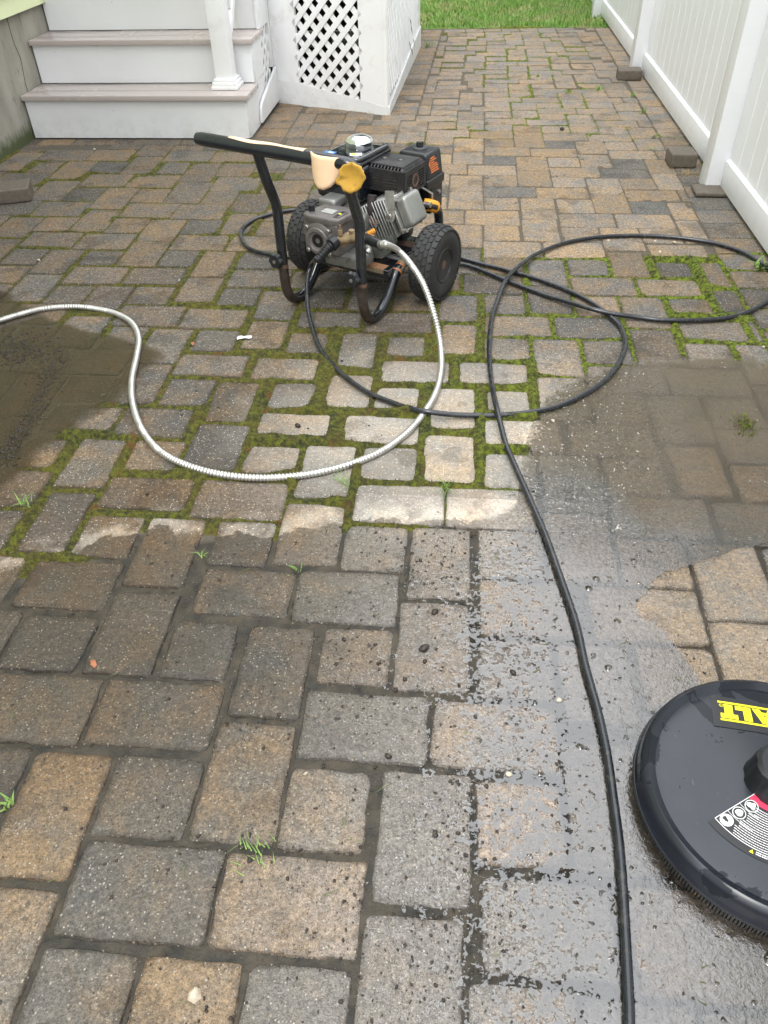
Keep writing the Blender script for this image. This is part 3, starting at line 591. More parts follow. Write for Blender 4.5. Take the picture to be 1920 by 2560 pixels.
for q in pick:
    p = mv[q]
    for _ in range(2):
        a_ = rs_.rand() * 6.28; h_ = rs_.uniform(.0025, .0065); x_, y_ = p[0] + rs_.uniform(-.006, .006), p[1] + rs_.uniform(-.006, .006); w_ = .0016; b_ = len(TV)
        TV += [(x_ - w_ * math.cos(a_), y_ - w_ * math.sin(a_), p[2] - .002), (x_ + w_ * math.cos(a_), y_ + w_ * math.sin(a_), p[2] - .002), (x_ + rs_.uniform(-.002, .002), y_ + rs_.uniform(-.002, .002), p[2] + h_)]; TF.append((b_, b_ + 1, b_ + 2))
me_t = bpy.data.meshes.new('moss_tufts'); me_t.from_pydata(TV, [], TF); me_t.materials.append(M_TUFT)
tag(link(bpy.data.objects.new('moss_tufts', me_t), patio), kind='stuff')
rest = MB(); rest_t = []
for n_, (ar, r) in enumerate(scored):
    tn = tone_of(r)
    if n_ < 300:
        mb = MB(); c_ = ((r[0] + r[2]) / 2, (r[1] + r[3]) / 2, 0)
        nv = paver_geo(mb, r, n_ < 110)
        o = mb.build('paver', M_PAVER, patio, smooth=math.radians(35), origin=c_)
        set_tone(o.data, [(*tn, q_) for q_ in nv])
    else:
        nv = paver_geo(rest, r, False, False); rest_t += [(*tn, q_) for q_ in nv]
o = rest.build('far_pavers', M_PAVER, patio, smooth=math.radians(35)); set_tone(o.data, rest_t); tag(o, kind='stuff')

# ------------------------------------------------------------------ ground and lawn
def lawn_mat(name, a, b):
    t = NT(name); n1 = t.noise(2.2, 5, .65); n2 = t.noise(60, 4, .7)
    return t.fin(Base_Color=t.mix(t.rng(t.math('ADD', n1, t.math('MULTIPLY', n2, .4)), .5, .9), a, b), Roughness=.95, Normal=t.bump(n2, .8, .01))
M_LAWN = lawn_mat('lawn_soil', (.07, .11, .02), (.11, .16, .035))
M_SOIL = lawn_mat('soil', (.03, .024, .016), (.06, .048, .032))
g = MB(); g.add([(-60, -60, -.08), (60, -60, -.08), (60, 90, -.08), (-60, 90, -.08)], [(0, 1, 2, 3)])
tag(g.build('ground', M_LAWN), kind='structure')
g = MB(); g.add([(-2.62, 4.9, -.03), (-.30, 4.9, -.03), (-.2, 8.4, -.03), (-2.62, 8.4, -.03)], [(0, 1, 2, 3)])
tag(g.build('soil_under_deck', M_SOIL), kind='structure')
g = MB()
nx_, ny_ = 60, 40
for j in range(ny_ + 1):
    for i in range(nx_ + 1):
        x = -4 + 10 * i / nx_; y = 8.37 + 7 * (j / ny_) ** 1.4
        g.v.append((x, y, -.015 + .03 * mnoise.noise(Vector((x * 1.5, y * 1.5, 0))) * min(1, (y - 8.37))))
for j in range(ny_):
    for i in range(nx_): a = j * (nx_ + 1) + i; g.f.append((a, a + 1, a + nx_ + 2, a + nx_ + 1)); g.m.append(0)
tag(g.build('lawn', M_LAWN, smooth=4), kind='structure')
def blade_mat(name, a, b, c_):
    t = NT(name); r = t.new('ShaderNodeNewGeometry').outputs['Random Per Island']
    n = t.noise(3, 3)
    col = t.mix(r, a, b); col = t.mix(t.rng(t.math('ADD', n, t.math('MULTIPLY', r, .25)), .62, .8), col, c_)
    t.b.inputs['Subsurface Weight'].default_value = 0
    return t.fin(Base_Color=col, Roughness=.55)
M_BLADE = blade_mat('grass_blade', (.10, .24, .03), (.22, .40, .06), (.40, .38, .16))
def blade(mb, x, y, h, w, lean, az, z=0.0, seg=2, droop=.6):
    dx, dy = math.cos(az), math.sin(az); sx_, sy_ = -dy * w / 2, dx * w / 2; base = []
    for k in range(seg + 1):
        f = k / seg; o_ = lean * (f ** 1.6); zz = z + h * (f - droop * lean / max(h, 1e-4) * .35 * f * f); ww = (1 - f) ** .7 if k < seg else 0
        base.append((x + dx * o_, y + dy * o_, zz, ww))
    vs_ = []
    for (a, b, c_, ww) in base[:-1]: vs_ += [(a - sx_ * ww, b - sy_ * ww, c_), (a + sx_ * ww, b + sy_ * ww, c_)]
    vs_.append(base[-1][:3]); fs = []
    for k in range(seg - 1): fs.append((2 * k, 2 * k + 1, 2 * k + 3, 2 * k + 2))
    fs.append((2 * seg - 2, 2 * seg - 1, 2 * seg)); mb.add(vs_, fs)
g = MB()
for i in range(26000):
    x = random.uniform(-.9, 1.7); y = 8.33 + 2.6 * random.random() ** 1.2
    edge = y < 8.5
    blade(g, x, y, random.uniform(.02, .035) if edge else random.uniform(.03, .055), random.uniform(.004, .008), random.uniform(.0, .06), random.uniform(0, 6.28), -.02)
o = g.build('lawn_grass', M_BLADE); tag(o, 'mown green lawn beyond the far end of the paver patio', 'grass', kind='stuff')

# ------------------------------------------------------------------ standing water
def water_mat(name, left):
    t = NT(name); X, Y, nz, n1, n2, wet, lp = wet_masks(t)
    m = lp if left else film_mask(t, X, Y, nz)
    if left:
        mud = t.math('MULTIPLY', t.rng(t.noise(3.5, 4, .6), .3, .7, .15, .45), 1.0); mudc = t.mix(n1, (.06, .044, .024), (.085, .062, .034))
    else:
        deep = t.rng(t.math('ADD', t.math('SUBTRACT', Y, t.rng(X, .52, .40, 0, .22)), t.math('MULTIPLY', nz, 1.2)), 1.50, 1.60)
        tanp = t.math('MULTIPLY', t.rng(X, .6, .7), t.rng(t.math('ADD', Y, nz), 1.9, 1.8))
        mud = t.math('MULTIPLY_ADD', t.math('MULTIPLY', deep, t.math('SUBTRACT', 1.0, t.math('MULTIPLY', tanp, .7))), t.rng(t.noise(4, 4, .6), .35, .65, .18, .50), t.rng(t.noise(3, 3), .4, .6, .0, .07))
        mudc = t.mix(n1, (.125, .092, .058), (.18, .138, .09))
    dif = t.new('ShaderNodeBsdfDiffuse'); t.set(dif.inputs[0], mudc)
    tr = t.new('ShaderNodeBsdfTransparent'); tr.inputs[0].default_value = (.93, .9, .84, 1)
    body = t.new('ShaderNodeMixShader'); t.set(body.inputs[0], mud); t.l.new(tr.outputs[0], body.inputs[1]); t.l.new(dif.outputs[0], body.inputs[2])
    # ripples, drops standing proud, bubbles
    wv = t.new('ShaderNodeTexNoise'); wv.inputs['Scale'].default_value = 60; t.l.new(t.pos(), wv.inputs['Vector'])
    vs1 = t.new('ShaderNodeVectorMath', operation='SCALE'); vs1.inputs[3].default_value = .022; t.l.new(wv.outputs['Color'], vs1.inputs[0])
    va1 = t.new('ShaderNodeVectorMath', operation='ADD'); t.l.new(t.pos(), va1.inputs[0]); t.l.new(vs1.outputs[0], va1.inputs[1])
    v = t.new('ShaderNodeTexVoronoi'); v.inputs['Scale'].default_value = 75; t.l.new(va1.outputs[0], v.inputs['Vector'])
    vc = t.sep(v.outputs['Color'])
    dens = t.rng(t.noise(5, 3, .6), .3, .7, .985, .80) if not left else .96
    dome = t.math('MULTIPLY', t.math('GREATER_THAN', vc[0], dens), t.rng(v.outputs['Distance'], .42, .1, 0, 1, 'SMOOTHSTEP'))
    v2 = t.new('ShaderNodeTexVoronoi'); v2.inputs['Scale'].default_value = 30; t.l.new(t.pos(), v2.inputs['Vector'])
    dome2 = t.math('MULTIPLY', t.math('GREATER_THAN', t.sep(v2.outputs['Color'])[1], .95), t.rng(v2.outputs['Distance'], .3, .08, 0, 1, 'SMOOTHSTEP'))
    rough = t.math('MULTIPLY', t.noise(85, 3, .6, None, 1.2), t.rng(t.math('ABSOLUTE', t.math('SUBTRACT', X, .42)), .06, .34, 1, .0)) if not left else t.noise(60, 2)
    h = t.math('ADD', t.math('ADD', t.math('MULTIPLY', dome, .8), t.math('MULTIPLY', dome2, 1.4)), t.math('MULTIPLY', rough, t.mixf(t.rng(Y, 1.35, 1.7), .4, 3.2) if not left else .15))
    nrm = t.bump(h, 1.0, .003)
    gl = t.new('ShaderNodeBsdfGlossy'); gl.inputs['Roughness'].default_value = .025; t.l.new(nrm, gl.inputs['Normal'])
    fr = t.new('ShaderNodeFresnel'); t.set(fr.inputs['IOR'], 1.36 if left else t.mixf(deep, 2.25, 1.6)); t.l.new(nrm, fr.inputs['Normal'])
    surf = t.new('ShaderNodeMixShader'); t.l.new(fr.outputs[0], surf.inputs[0]); t.l.new(body.outputs[0], surf.inputs[1]); t.l.new(gl.outputs[0], surf.inputs[2])
    tr2 = t.new('ShaderNodeBsdfTransparent'); fin = t.new('ShaderNodeMixShader')
    t.set(fin.inputs[0], m); t.l.new(tr2.outputs[0], fin.inputs[1]); t.l.new(surf.outputs[0], fin.inputs[2])
    t.l.new(fin.outputs[0], t.out.inputs['Surface']); return t.mat
def sheet(name, poly, z, mat):
    g = MB(); g.add([(a, b, z) for a, b in poly], [tuple(range(len(poly)))]); return tag(g.build(name, mat), kind='structure')
sheet('water_puddle', [(-.55, .0), (1.32, .0), (1.32, 2.5), (.35, 2.5), (.10, 2.1), (.10, 1.56), (-.55, 1.46)], .0028, water_mat('puddle_water', False))
sheet('water_puddle', [(-2.6, 1.32), (-1.05, 1.32), (-.95, 2.3), (-1.05, 2.55), (-2.0, 2.86), (-2.6, 2.86)], .0030, water_mat('muddy_water', True))

# ------------------------------------------------------------------ building materials
M_PVC = simple('white_pvc_trim', (.80, .80, .80), .38, var=.03, vscale=3, dirt=(.66, .66, .63), dscale=7)
M_RISER = None
def speck_white(name, col, dens, grime):
    t = NT(name); v = t.new('ShaderNodeTexVoronoi'); v.inputs['Scale'].default_value = 22; t.l.new(t.pos(), v.inputs['Vector'])
    c_ = t.sep(v.outputs['Color']); m = t.math('MULTIPLY', t.math('GREATER_THAN', c_[0], dens), t.rng(v.outputs['Distance'], .10, .04))
    n = t.noise(2.5, 5, .65); n2 = t.noise(14, 6, .7); z = t.sep(t.pos())[2]
    base = t.mix(t.rng(n, .35, .7), col, tuple(c * .93 for c in col))
    splash = t.math('MULTIPLY', t.rng(z, .16, .0), t.rng(n2, .45, .7))
    base = t.mix(t.math('MULTIPLY', splash, grime), base, (.42, .41, .34))
    base = t.mix(t.math('MULTIPLY', m, .6), base, (.22, .2, .17))
    return t.fin(Base_Color=base, Roughness=t.rng(n, .3, .7, .32, .5), Normal=t.bump(n2, .15, .001))
M_RISER = speck_white('white_riser_board', (.76, .765, .77), .86, .5)
M_VINYL = speck_white('white_vinyl_fence', (.80, .81, .835), .94, .35)
M_VINYLG = simple('vinyl_green_algae', (.62, .63, .50), .6, var=.1, vscale=20)
def tread_mat():
    t = NT('taupe_composite_decking'); m = t.new('ShaderNodeMapping'); m.inputs['Scale'].default_value = (3, 90, 90); t.l.new(t.pos(), m.inputs[0])
    n = t.noise(1, 5, .6, m.outputs[0]); n2 = t.noise(3, 4)
    c_ = t.mix(t.rng(n, .3, .7), (.42, .365, .34), (.46, .405, .38))
    return t.fin(Base_Color=c_, Roughness=t.rng(n2, .35, .65, .12, .3), Normal=t.bump(n, .05, .0004))
M_TREAD = tread_mat()
def concrete_mat():
    t = NT('poured_concrete'); m = t.new('ShaderNodeMapping'); m.inputs['Scale'].default_value = (1, 1, .35); t.l.new(t.pos(), m.inputs[0])
    n = t.noise(6, 6, .65, m.outputs[0]); n2 = t.noise(40, 5, .7, m.outputs[0]); v = t.noise(16, 4, .6, m.outputs[0], 1.5); z = t.sep(t.pos())[2]
    c_ = t.mix(t.rng(n, .3, .7), (.20, .19, .155), (.33, .315, .265)); c_ = t.mix(t.rng(v, .62, .72), c_, (.13, .12, .09))
    c_ = t.mix(t.rng(t.math('ADD', z, t.math('MULTIPLY', n2, -.12)), .05, -.02), c_, (.06, .075, .03))
    return t.fin(Base_Color=c_, Roughness=.9, Normal=t.bump(t.math('ADD', n2, v), .6, .004))
M_CONC = concrete_mat()
M_SIDING = simple('pale_yellow_green_siding', (.56, .60, .36), .5, var=.05, vscale=4)
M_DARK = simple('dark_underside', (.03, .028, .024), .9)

# ------------------------------------------------------------------ house wall on the left
HX = -2.645
hs = empty('house', (HX, 5, 0)); tag(hs, 'house wall with bare concrete foundation below pale yellow-green clapboard, left of the steps', 'house')
g = MB(); g.box2((-.25, -6, -.1), (0, 6.5, .665)); 
o = g.build('foundation_wall', M_CONC, hs)
g = MB()
g.tube(smooth_path([(.001, .015, .70), (.001, .005, .5), (.001, .03, .42), (.001, .0, .26), (.001, .03, .1), (.001, .02, 0)], .03), .0016, 5)
g.build('form_seam', M_DARK, hs)
for k in range(34):
    g = MB(); z0 = .635 + k * .105
    g.add([(.004, -6, z0 + .118), (.034, -6, z0), (.022, -6, z0), (.0, -6, z0 + .118), (.004, 6.5, z0 + .118), (.034, 6.5, z0), (.022, 6.5, z0), (.0, 6.5, z0 + .118)],
          [(0, 1, 5, 4), (1, 2, 6, 5), (2, 3, 7, 6), (0, 3, 2, 1), (4, 5, 6, 7), (3, 0, 4, 7)])
    o = g.build('siding_board', M_SIDING, hs)
g = MB(); g.box2((-.25, -6, .66), (-.01, 6.5, 4.25)); g.build('sheathing', M_DARK, hs)
g = MB(); g.box2((-.3, -6.1, 4.25), (.38, 6.6, 4.42), .01); g.build('eave', M_PVC, hs)

# ------------------------------------------------------------------ steps
SX0, SX1, SY = -2.64, -1.272, 4.912
st = empty('porch_steps', (-1.95, SY, 0)); tag(st, 'porch steps with white risers and taupe composite treads against the house wall', 'steps')
def stb(name, a, b, mat, bev=.0, parent=st, seg=1):
    g = MB(); g.box2([a[0] + 1.95, a[1] - SY, a[2]], [b[0] + 1.95, b[1] - SY, b[2]], bev, 0, seg); return g.build(name, mat, parent, smooth=math.radians(40) if bev else None)
RH = [.218, .455, .692]
for k, (yy, zb, zt) in enumerate(((SY, .004, .216), (SY + .285, .246, .452), (SY + .57, .483, .70))):
    stb('riser', (SX0 + .004, yy, zb), (SX1 - .006, yy + .02, zt), M_RISER, .0015)
for k, (yy, zz) in enumerate(((SY - .028, .2175), (SY + .257, .4545), (SY + .542, .7015))):
    for j in range(2):
        y0_, y1_ = (yy, yy + .138) if j == 0 else (yy + .142, yy + .312)
        stb('tread_board', (SX0 + .001, y0_, zz), (SX1 + .016 - .004 * (k == 1), y1_, zz + .027), M_TREAD, .004, seg=2)
stb('side_panel', (SX1 - .022, SY + .022, .003), (SX1 - .0, SY + .30, .2165), M_RISER, .0015)
stb('side_panel', (SX1 - .022, SY + .302, .003), (SX1 - .004, SY + .53, .2445), M_RISER, .0015)
stb('side_panel', (SX1 - .022, SY + .305, .245), (SX1 - .002, SY + .55, .4525), M_RISER, .0015)
g = MB()   # low skirt board with a rounded front corner
pl = [(.27, .02), (.835, .02), (.835, .225), (.42, .145), (.33, .125), (.292, .105), (.276, .07)]
m = Matrix(((0, 0, 1, SX1 + .002 + 1.95), (1, 0, 0, 0), (0, 1, 0, 0), (0, 0, 0, 1)))
g.prism(pl, 0, .018, .002, m); g.build('skirt_board', M_RISER, st, smooth=math.radians(40))
def slats(cb, s0, s1, z0, z1, pitch, w, th, off, sgn, seg_min=.02):
    """45 degree slats across the rectangle; cb(centre s, z, length, sgn, offset)"""
    k = int((s0 - z1) / pitch) - 2 if sgn > 0 else int((s0 + z0) / pitch) - 2
    while True:
        c_ = k * pitch; k += 1
        if sgn > 0:   # s - z = c
            a0 = max(s0, z0 + c_); a1 = min(s1, z1 + c_)
            if c_ > s1 - z0: break
            if a1 - a0 < seg_min: continue
            p, q = (a0, a0 - c_), (a1, a1 - c_)
        else:         # s + z = c
            a0 = max(s0, c_ - z1); a1 = min(s1, c_ - z0)
            if c_ > s1 + z1: break
            if a1 - a0 < seg_min: continue
            p, q = (a0, c_ - a0), (a1, c_ - a1)
        cb(p, q, off)
def lattice(parent, fn, s0, s1, z0, z1, pitch=.0985, w=.0335, th=.006):
    """fn(s, z, depth) -> local point; depth grows inwards"""
    for sgn, off in ((1, .0), (-1, .0065)):
        def cb(p, q, off_):
            dx, dz = q[0] - p[0], q[1] - p[1]; L = math.hypot(dx, dz); nx_, nz_ = -dz / L * w / 2, dx / L * w / 2
            g = MB(); P = []
            for dpt in (off_, off_ + th):
                for (a, b) in ((p[0] + nx_, p[1] + nz_), (q[0] + nx_, q[1] + nz_), (q[0] - nx_, q[1] - nz_), (p[0] - nx_, p[1] - nz_)):
                    P.append(fn(a, b, dpt))
            g.add(P, [(0, 1, 2, 3), (7, 6, 5, 4), (0, 4, 5, 1), (1, 5, 6, 2), (2, 6, 7, 3), (3, 7, 4, 0)]); g.build('slat', M_PVC, parent)
        slats(cb, s0, s1, z0, z1, pitch, w, th, off, sgn)
# open lattice on the flank of the steps
lattice(st, lambda s_, z, d: (SX1 - .014 - d + 1.95, s_, z), .52, .80, .12, .475)
stb('side_panel', (SX1 - .022, SY + .555, .482), (SX1 - .001, SY + .797, .80), M_RISER, .0015)
stb('corner_post', (SX1 - .06, SY + .80, .225), (SX1 + .0, SY + .84, 1.4), M_PVC, .002)
stb('stringer', (SX1 - .05, SY + .55, .7), (SX1 - .008, SY + .80, 1.0), M_PVC)
stb('landing', (SX0, SY + .86, .70), (SX1 - .07, 8.0, .72), M_TREAD)

# ------------------------------------------------------------------ stair railing
rl = empty('stair_railing', (-1.42, 5.09, .245)); tag(rl, 'white stair railing whose square newel post stands on the lowest tread', 'railing')
def rbx(name, a, b, bev=.003, par=rl): g = MB(); g.box2(a, b, bev, 0, 2); return g.build(name, M_PVC, par, smooth=math.radians(40))
po = rbx('newel_post', (-.052, -.052, .012), (.052, .052, 1.15), .004)
rbx('base_trim', (-.081, -.081, .0008), (.081, .081, .020), .003)
rbx('base_trim', (-.074, -.074, .0205), (.074, .074, .040), .006)
rbx('base_trim', (-.065, -.065, .0405), (.065, .065, .056), .005)
sl = math.atan2(.237, .285)
for nm, zz, w, h in (('bottom_rail', .17, .045, .05), ('top_rail', .98, .06, .05)):
    g = MB(); L = 1.0
    g.box((0, .055 + L / 2 * math.cos(sl), zz + L / 2 * math.sin(sl)), (w, L, h), .004, Matrix.Rotation(sl, 4, 'X')); g.build(nm, M_PVC, rl, smooth=math.radians(40))
for k in range(7):
    yy = .14 + k * .115; zz = .2 + (yy - .055) * math.tan(sl)
    g = MB(); g.box2((-.016, yy - .016, zz), (.016, yy + .016, zz + .78), .002); g.build('baluster', M_PVC, rl)

# ------------------------------------------------------------------ deck skirt with lattice
P0, P1, P2 = Vector((-1.266, 5.753, 0)), Vector((-.482, 5.441, 0)), Vector((-.391, 7.60, 0))
dk = empty('lattice_deck', P1); tag(dk, 'raised deck skirted in white diagonal lattice, right of the steps', 'deck')
def face(Pa, Pb):
    d = (Pb - Pa).normalized(); n = Vector((-d.y, d.x, 0))      # n points inwards (left of travel)
    return lambda s_, z, dp=0.0: tuple(Pa + d * s_ + n * dp + Vector((0, 0, z)) - P1)
def board(name, fn, poly, d0, d1, mat=M_PVC, par=dk):
    g = MB(); n = len(poly); V = [fn(a, b, d0) for a, b in poly] + [fn(a, b, d1) for a, b in poly]
    F = [tuple(range(n)), tuple(range(2 * n - 1, n - 1, -1))] + [(i, n + i, n + (i + 1) % n, (i + 1) % n) for i in range(n)]
    g.add(V, F); o = g.build(name, mat, par)
    return o
fA = face(P0, P1); LA = (P1 - P0).length
board('skirt_board', fA, [(-.02, -.004), (LA, -.004), (LA, .045), (.63, .074), (.18, .136), (-.02, .142)], -.002, .020, M_RISER)
board('frame_board', fA, [(-.02, .1425), (.183, .1365), (.193, .78), (-.02, .78)], .0, .022)
board('frame_board', fA, [(.645, .0735), (LA - .022, .0475), (LA - .022, .78), (.651, .78)], .0, .022)
board('frame_board', fA, [(.1935, .70), (.6505, .70), (.6505, .78), (.1935, .78)], .0, .022)
board('corner_trim', fA, [(LA - .0215, .046), (LA + .001, .045), (LA + .001, .78), (LA - .0215, .78)], -.003, .022)
lattice(dk, fA, .175, .66, .07, .72)
fB = face(P1, P2); LB = (P2 - P1).length
board('skirt_board', fB, [(.0, -.004), (LB, -.004), (LB, .150), (.0, .048)], -.012, .018, M_RISER)
board('corner_trim', fB, [(.002, .05), (.055, .053), (.055, .78), (.002, .78)], .0, .02)
board('end_board', fB, [(LB - .13, .1455), (LB, .151), (LB, .78), (LB - .13, .78)], -.004, .02)
board('algae_strip', fB, [(.03, .056), (.046, .057), (.046, .5), (.03, .5)], -.0035, -.0012, M_VINYLG)
lattice(dk, fB, .05, LB - .12, .08, .74)
fC = face(P2, P2 + Vector((-2.2, 0, 0)))
board('frame_board', fC, [(0, .0), (2.2, .0), (2.2, .12), (0, .12)], .0, .02)
for k in range(9): board('added_dark_backing', fC, [(k * .245, .125), (k * .245 + .232, .125), (k * .245 + .232, .74), (k * .245, .74)], .0, .02, M_DARK)  # near-black backing added so the holes between the slats stay dark
g = MB(); g.prism([(P0.x - P1.x - 1.3, .45), (P0.x - P1.x - .02, .30), (.02, -.02), (P2.x - P1.x + .02, P2.y - P1.y + .02), (-2.1, P2.y - P1.y + .02)], .781, .82)
g.build('deck_floor', M_TREAD, dk)
for k, (a, b) in enumerate(((-.6, 1.0), (-.7, 1.7), (-1.3, 1.2))):
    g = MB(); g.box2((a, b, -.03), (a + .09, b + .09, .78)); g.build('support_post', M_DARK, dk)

# ------------------------------------------------------------------ vinyl fence
FX = 1.318
fe = empty('vinyl_fence', (FX, 5, 0)); tag(fe, 'tall white vinyl privacy fence with square posts along the right edge of the patio', 'fence')
posts = [-3.14, -.70, 1.74, 4.14, 6.56, 9.0, 11.4, 13.8]
for y in posts:
    g = MB(); g.box2((-.098, y - 5 - .0635, -.02), (.029, y - 5 + .0635, 2.02), .004, 0, 2); p = g.build('fence_post', M_VINYL, fe, smooth=math.radians(40))
    g = MB(); g.box2((-.108, y - 5 - .073, 2.0205), (.039, y - 5 + .073, 2.045), .006); g.build('post_cap', M_VINYL, p)
for a, b in zip(posts[:-1], posts[1:]):
    y0_, y1_ = a - 5 + .066, b - 5 - .066
    g = MB(); g.box2((-.028, y0_, .022), (.022, y1_, .139), .004, 0, 2); g.build('bottom_rail', M_VINYL, fe, smooth=math.radians(40))
    g = MB(); g.add([(-.028, y0_, .1392), (-.028, y1_, .1392), (-.006, y0_, .152), (-.006, y1_, .152), (.0, y0_, .1392), (.0, y1_, .1392)], [(0, 2, 3, 1), (2, 4, 5, 3), (0, 4, 2), (1, 3, 5)]); g.build('rail_bevel', M_VINYL, fe)
    g = MB(); g.box2((-.028, y0_, 1.86), (.022, y1_, 1.98), .004); g.build('top_rail', M_VINYL, fe, smooth=math.radians(40))
    n_ = 15; w = (y1_ - y0_) / n_
    for k in range(n_):
        yy = y0_ + k * w; g = MB()
        gr = .007; pr_ = [(yy + .0005, .0), (yy + gr, -.0045), (yy + w - gr, -.0045), (yy + w - .0005, .0)]
        V = [(q[1] - .007, q[0], zz) for zz in (.14, 1.87) for q in pr_] + [(.012, yy + .0005, .14), (.012, yy + w - .0005, .14), (.012, yy + .0005, 1.87), (.012, yy + w - .0005, 1.87)]
        g.add(V, [(0, 4, 5, 1), (1, 5, 6, 2), (2, 6, 7, 3), (8, 9, 11, 10)]); g.build('board', M_VINYL, fe)

# ------------------------------------------------------------------ loose pavers
def loose_mat():
    t = NT('damp_brown_paver'); n = t.noise(40, 5, .7); f = t.noise(380, 3, .7)
    c_ = t.mix(t.rng(n, .3, .7), (.085, .068, .05), (.15, .125, .098)); c_ = t.mix(1.0, c_, t.mix(f, (.5, .5, .5), (1.5, 1.5, 1.5)), 'MULTIPLY')
    return t.fin(Base_Color=c_, Roughness=.55, Normal=t.bump(t.math('ADD', f, n), .8, .002))
M_LOOSE = loose_mat()
def loose(label, x, y, sx_, sy_, h, rz, z=0.002, tilt=0):
    g = MB(); bm_ = bmesh.new(); bmesh.ops.create_cube(bm_, size=1); bmesh.ops.scale(bm_, verts=bm_.verts, vec=(sx_, sy_, h))
    bmesh.ops.bevel(bm_, geom=list(bm_.edges), offset=.008, segments=3, profile=.6, affect='EDGES')
    bmesh.ops.subdivide_edges(bm_, edges=[e for e in bm_.edges if e.calc_length() > .05], cuts=3, use_grid_fill=True)
    for v in bm_.verts: v.co += v.normal * mnoise.noise(v.co * 30 + Vector((x, y, 0)) * 9) * .003
    g.bm(bm_, Matrix.Rotation(tilt, 4, 'X') @ Matrix.Translation((0, 0, h / 2)))
    o = g.build('loose_paver', M_LOOSE, None, smooth=math.radians(50)); o.location = (x, y, z); o.rotation_euler = (0, 0, rz)
    return tag(o, label, 'paving stone', 'loose paving stones')
loose('loose brown paving stone lying against the nearer fence post', 1.178, 4.47, .135, .135, .070, .02)
loose('loose brown paving stone lying against the farther fence post', 1.188, 6.40, .165, .13, .065, -.03)
loose('loose grey-brown paving stone at the left edge beside the house wall', -2.32, 3.86, .25, .16, .068, .35)
loose('flat dark paving stone lifted beside the weeds at the nearer fence post', 1.235, 4.03, .16, .13, .022, -.04)

# ------------------------------------------------------------------ trees beyond the lawn (seen only mirrored in the puddles)
M_BARK = simple('bark', (.09, .07, .05), .9, bump=.8, bscale=30, bdist=.02)
M_LEAF = blade_mat('tree_leaf', (.035, .06, .015), (.07, .11, .025), (.09, .12, .03))
def tree(x, y, h, r, label):
    t_ = empty('tree', (x, y, -.02)); tag(t_, label, 'tree', 'trees beyond the lawn')
    g = MB(); g.tube(smooth_path([(0, 0, 0), (.1, .05, h * .3), (-.05, .1, h * .6), (.05, 0, h * .9)], .5), .22, 8)
    g.v = [(a * (1.25 - c_ / h), b * (1.25 - c_ / h), c_) for a, b, c_ in g.v]
    for k in range(7):
        a = k * 2.4; z = h * (.3 + .07 * k); g.tube([(0, 0, z), (math.cos(a) * r * .6, math.sin(a) * r * .6, z + r * .4)], [.08, .02], 6)
    g.build('trunk', M_BARK, t_)
    g = MB()
    for k in range(5200):
        u = Vector((random.gauss(0, 1), random.gauss(0, 1), random.gauss(0, 1))).normalized() * (random.random() ** .4)
        cl = 1 + .35 * mnoise.noise(u * 2.2 + Vector((x, y, 0)))
        p = Vector((u.x * r * cl, u.y * r * cl, h * .62 + u.z * h * .38 * cl)); s_ = random.uniform(.10, .24)
        a = Vector((random.gauss(0, 1), random.gauss(0, 1), random.gauss(0, 1))).normalized(); b = a.orthogonal().normalized()
        g.add([p - a * s_, p + b * s_ * .6, p + a * s_, p - b * s_ * .6], [(0, 1, 2, 3)])
    g.build('crown', M_LEAF, t_)
for a in ((-1.2, 14.5, 8.6, 2.6, 'leafy tree straight behind the lawn'), (3.6, 15.5, 8.8, 2.8, 'leafy tree behind the lawn to the right of the fence'), (-6.3, 16, 9.5, 3.0, 'leafy tree behind the house on the left'), (8.3, 15, 8.5, 2.8, 'leafy tree far right beyond the fence')): tree(*a)

# ------------------------------------------------------------------ pressure washer (local axes: u to its right, v forwards, z up)
WO = Vector((-.4602, 2.6846, 0)); WA = math.radians(-25.81)
UU, VV = Vector((math.cos(WA), math.sin(WA), 0)), Vector((-math.sin(WA), math.cos(WA), 0))
def L(px, py, axis, val):
    d = ray(px, py); dl = (d.dot(UU), d.dot(VV), d.z); c0 = (-WO.dot(UU), -WO.dot(VV), CAM_H); t = (val - c0[axis]) / dl[axis]
    return Vector([c0[i] + t * dl[i] for i in range(3)])
def LW(p): return WO + UU * p[0] + VV * p[1] + Vector((0, 0, p[2]))
M_FRAME = simple('black_painted_tube', (.010, .012, .017), .22, var=.2, vscale=20, coat=.6, dirt=(.022, .018, .014), dscale=14)
M_RUSTY = simple('scuffed_muddy_tube', (.035, .026, .021), .42, var=.5, vscale=30, dirt=(.085, .05, .032), dscale=22)
M_FOAM = simple('black_foam_grip', (.010, .012, .018), .30, var=.2, vscale=12, coat=.45, bump=.1)
M_CREAM = simple('bare_foam_lining_cream', (.82, .57, .37), .62, var=.06, vscale=9)
M_OCHRE = simple('peeled_foam_ochre', (.58, .33, .05), .6, var=.14, vscale=25, dirt=(.10, .06, .015), dscale=17)
M_RUBBER = simple('tyre_rubber', (.022, .022, .022), .68, var=.25, vscale=25, bump=.3, bscale=200, dirt=(.045, .04, .034), dscale=18)
M_PLAST = simple('black_plastic', (.014, .015, .018), .33, var=.2, vscale=20, bump=.12, bscale=500)
M_TANK = simple('glossy_black_tank', (.008, .010, .014), .10, var=.2, vscale=10, coat=.8)
M_GUARD = simple('heat_shield_paint', (.019, .018, .019), .45, var=.3, vscale=25, dirt=(.075, .062, .062), dscale=9)
M_ALU = simple('cast_aluminium', (.25, .25, .24), .42, metal=.6, var=.25, vscale=22, bump=.35, bscale=260, dirt=(.10, .09, .08), dscale=16)
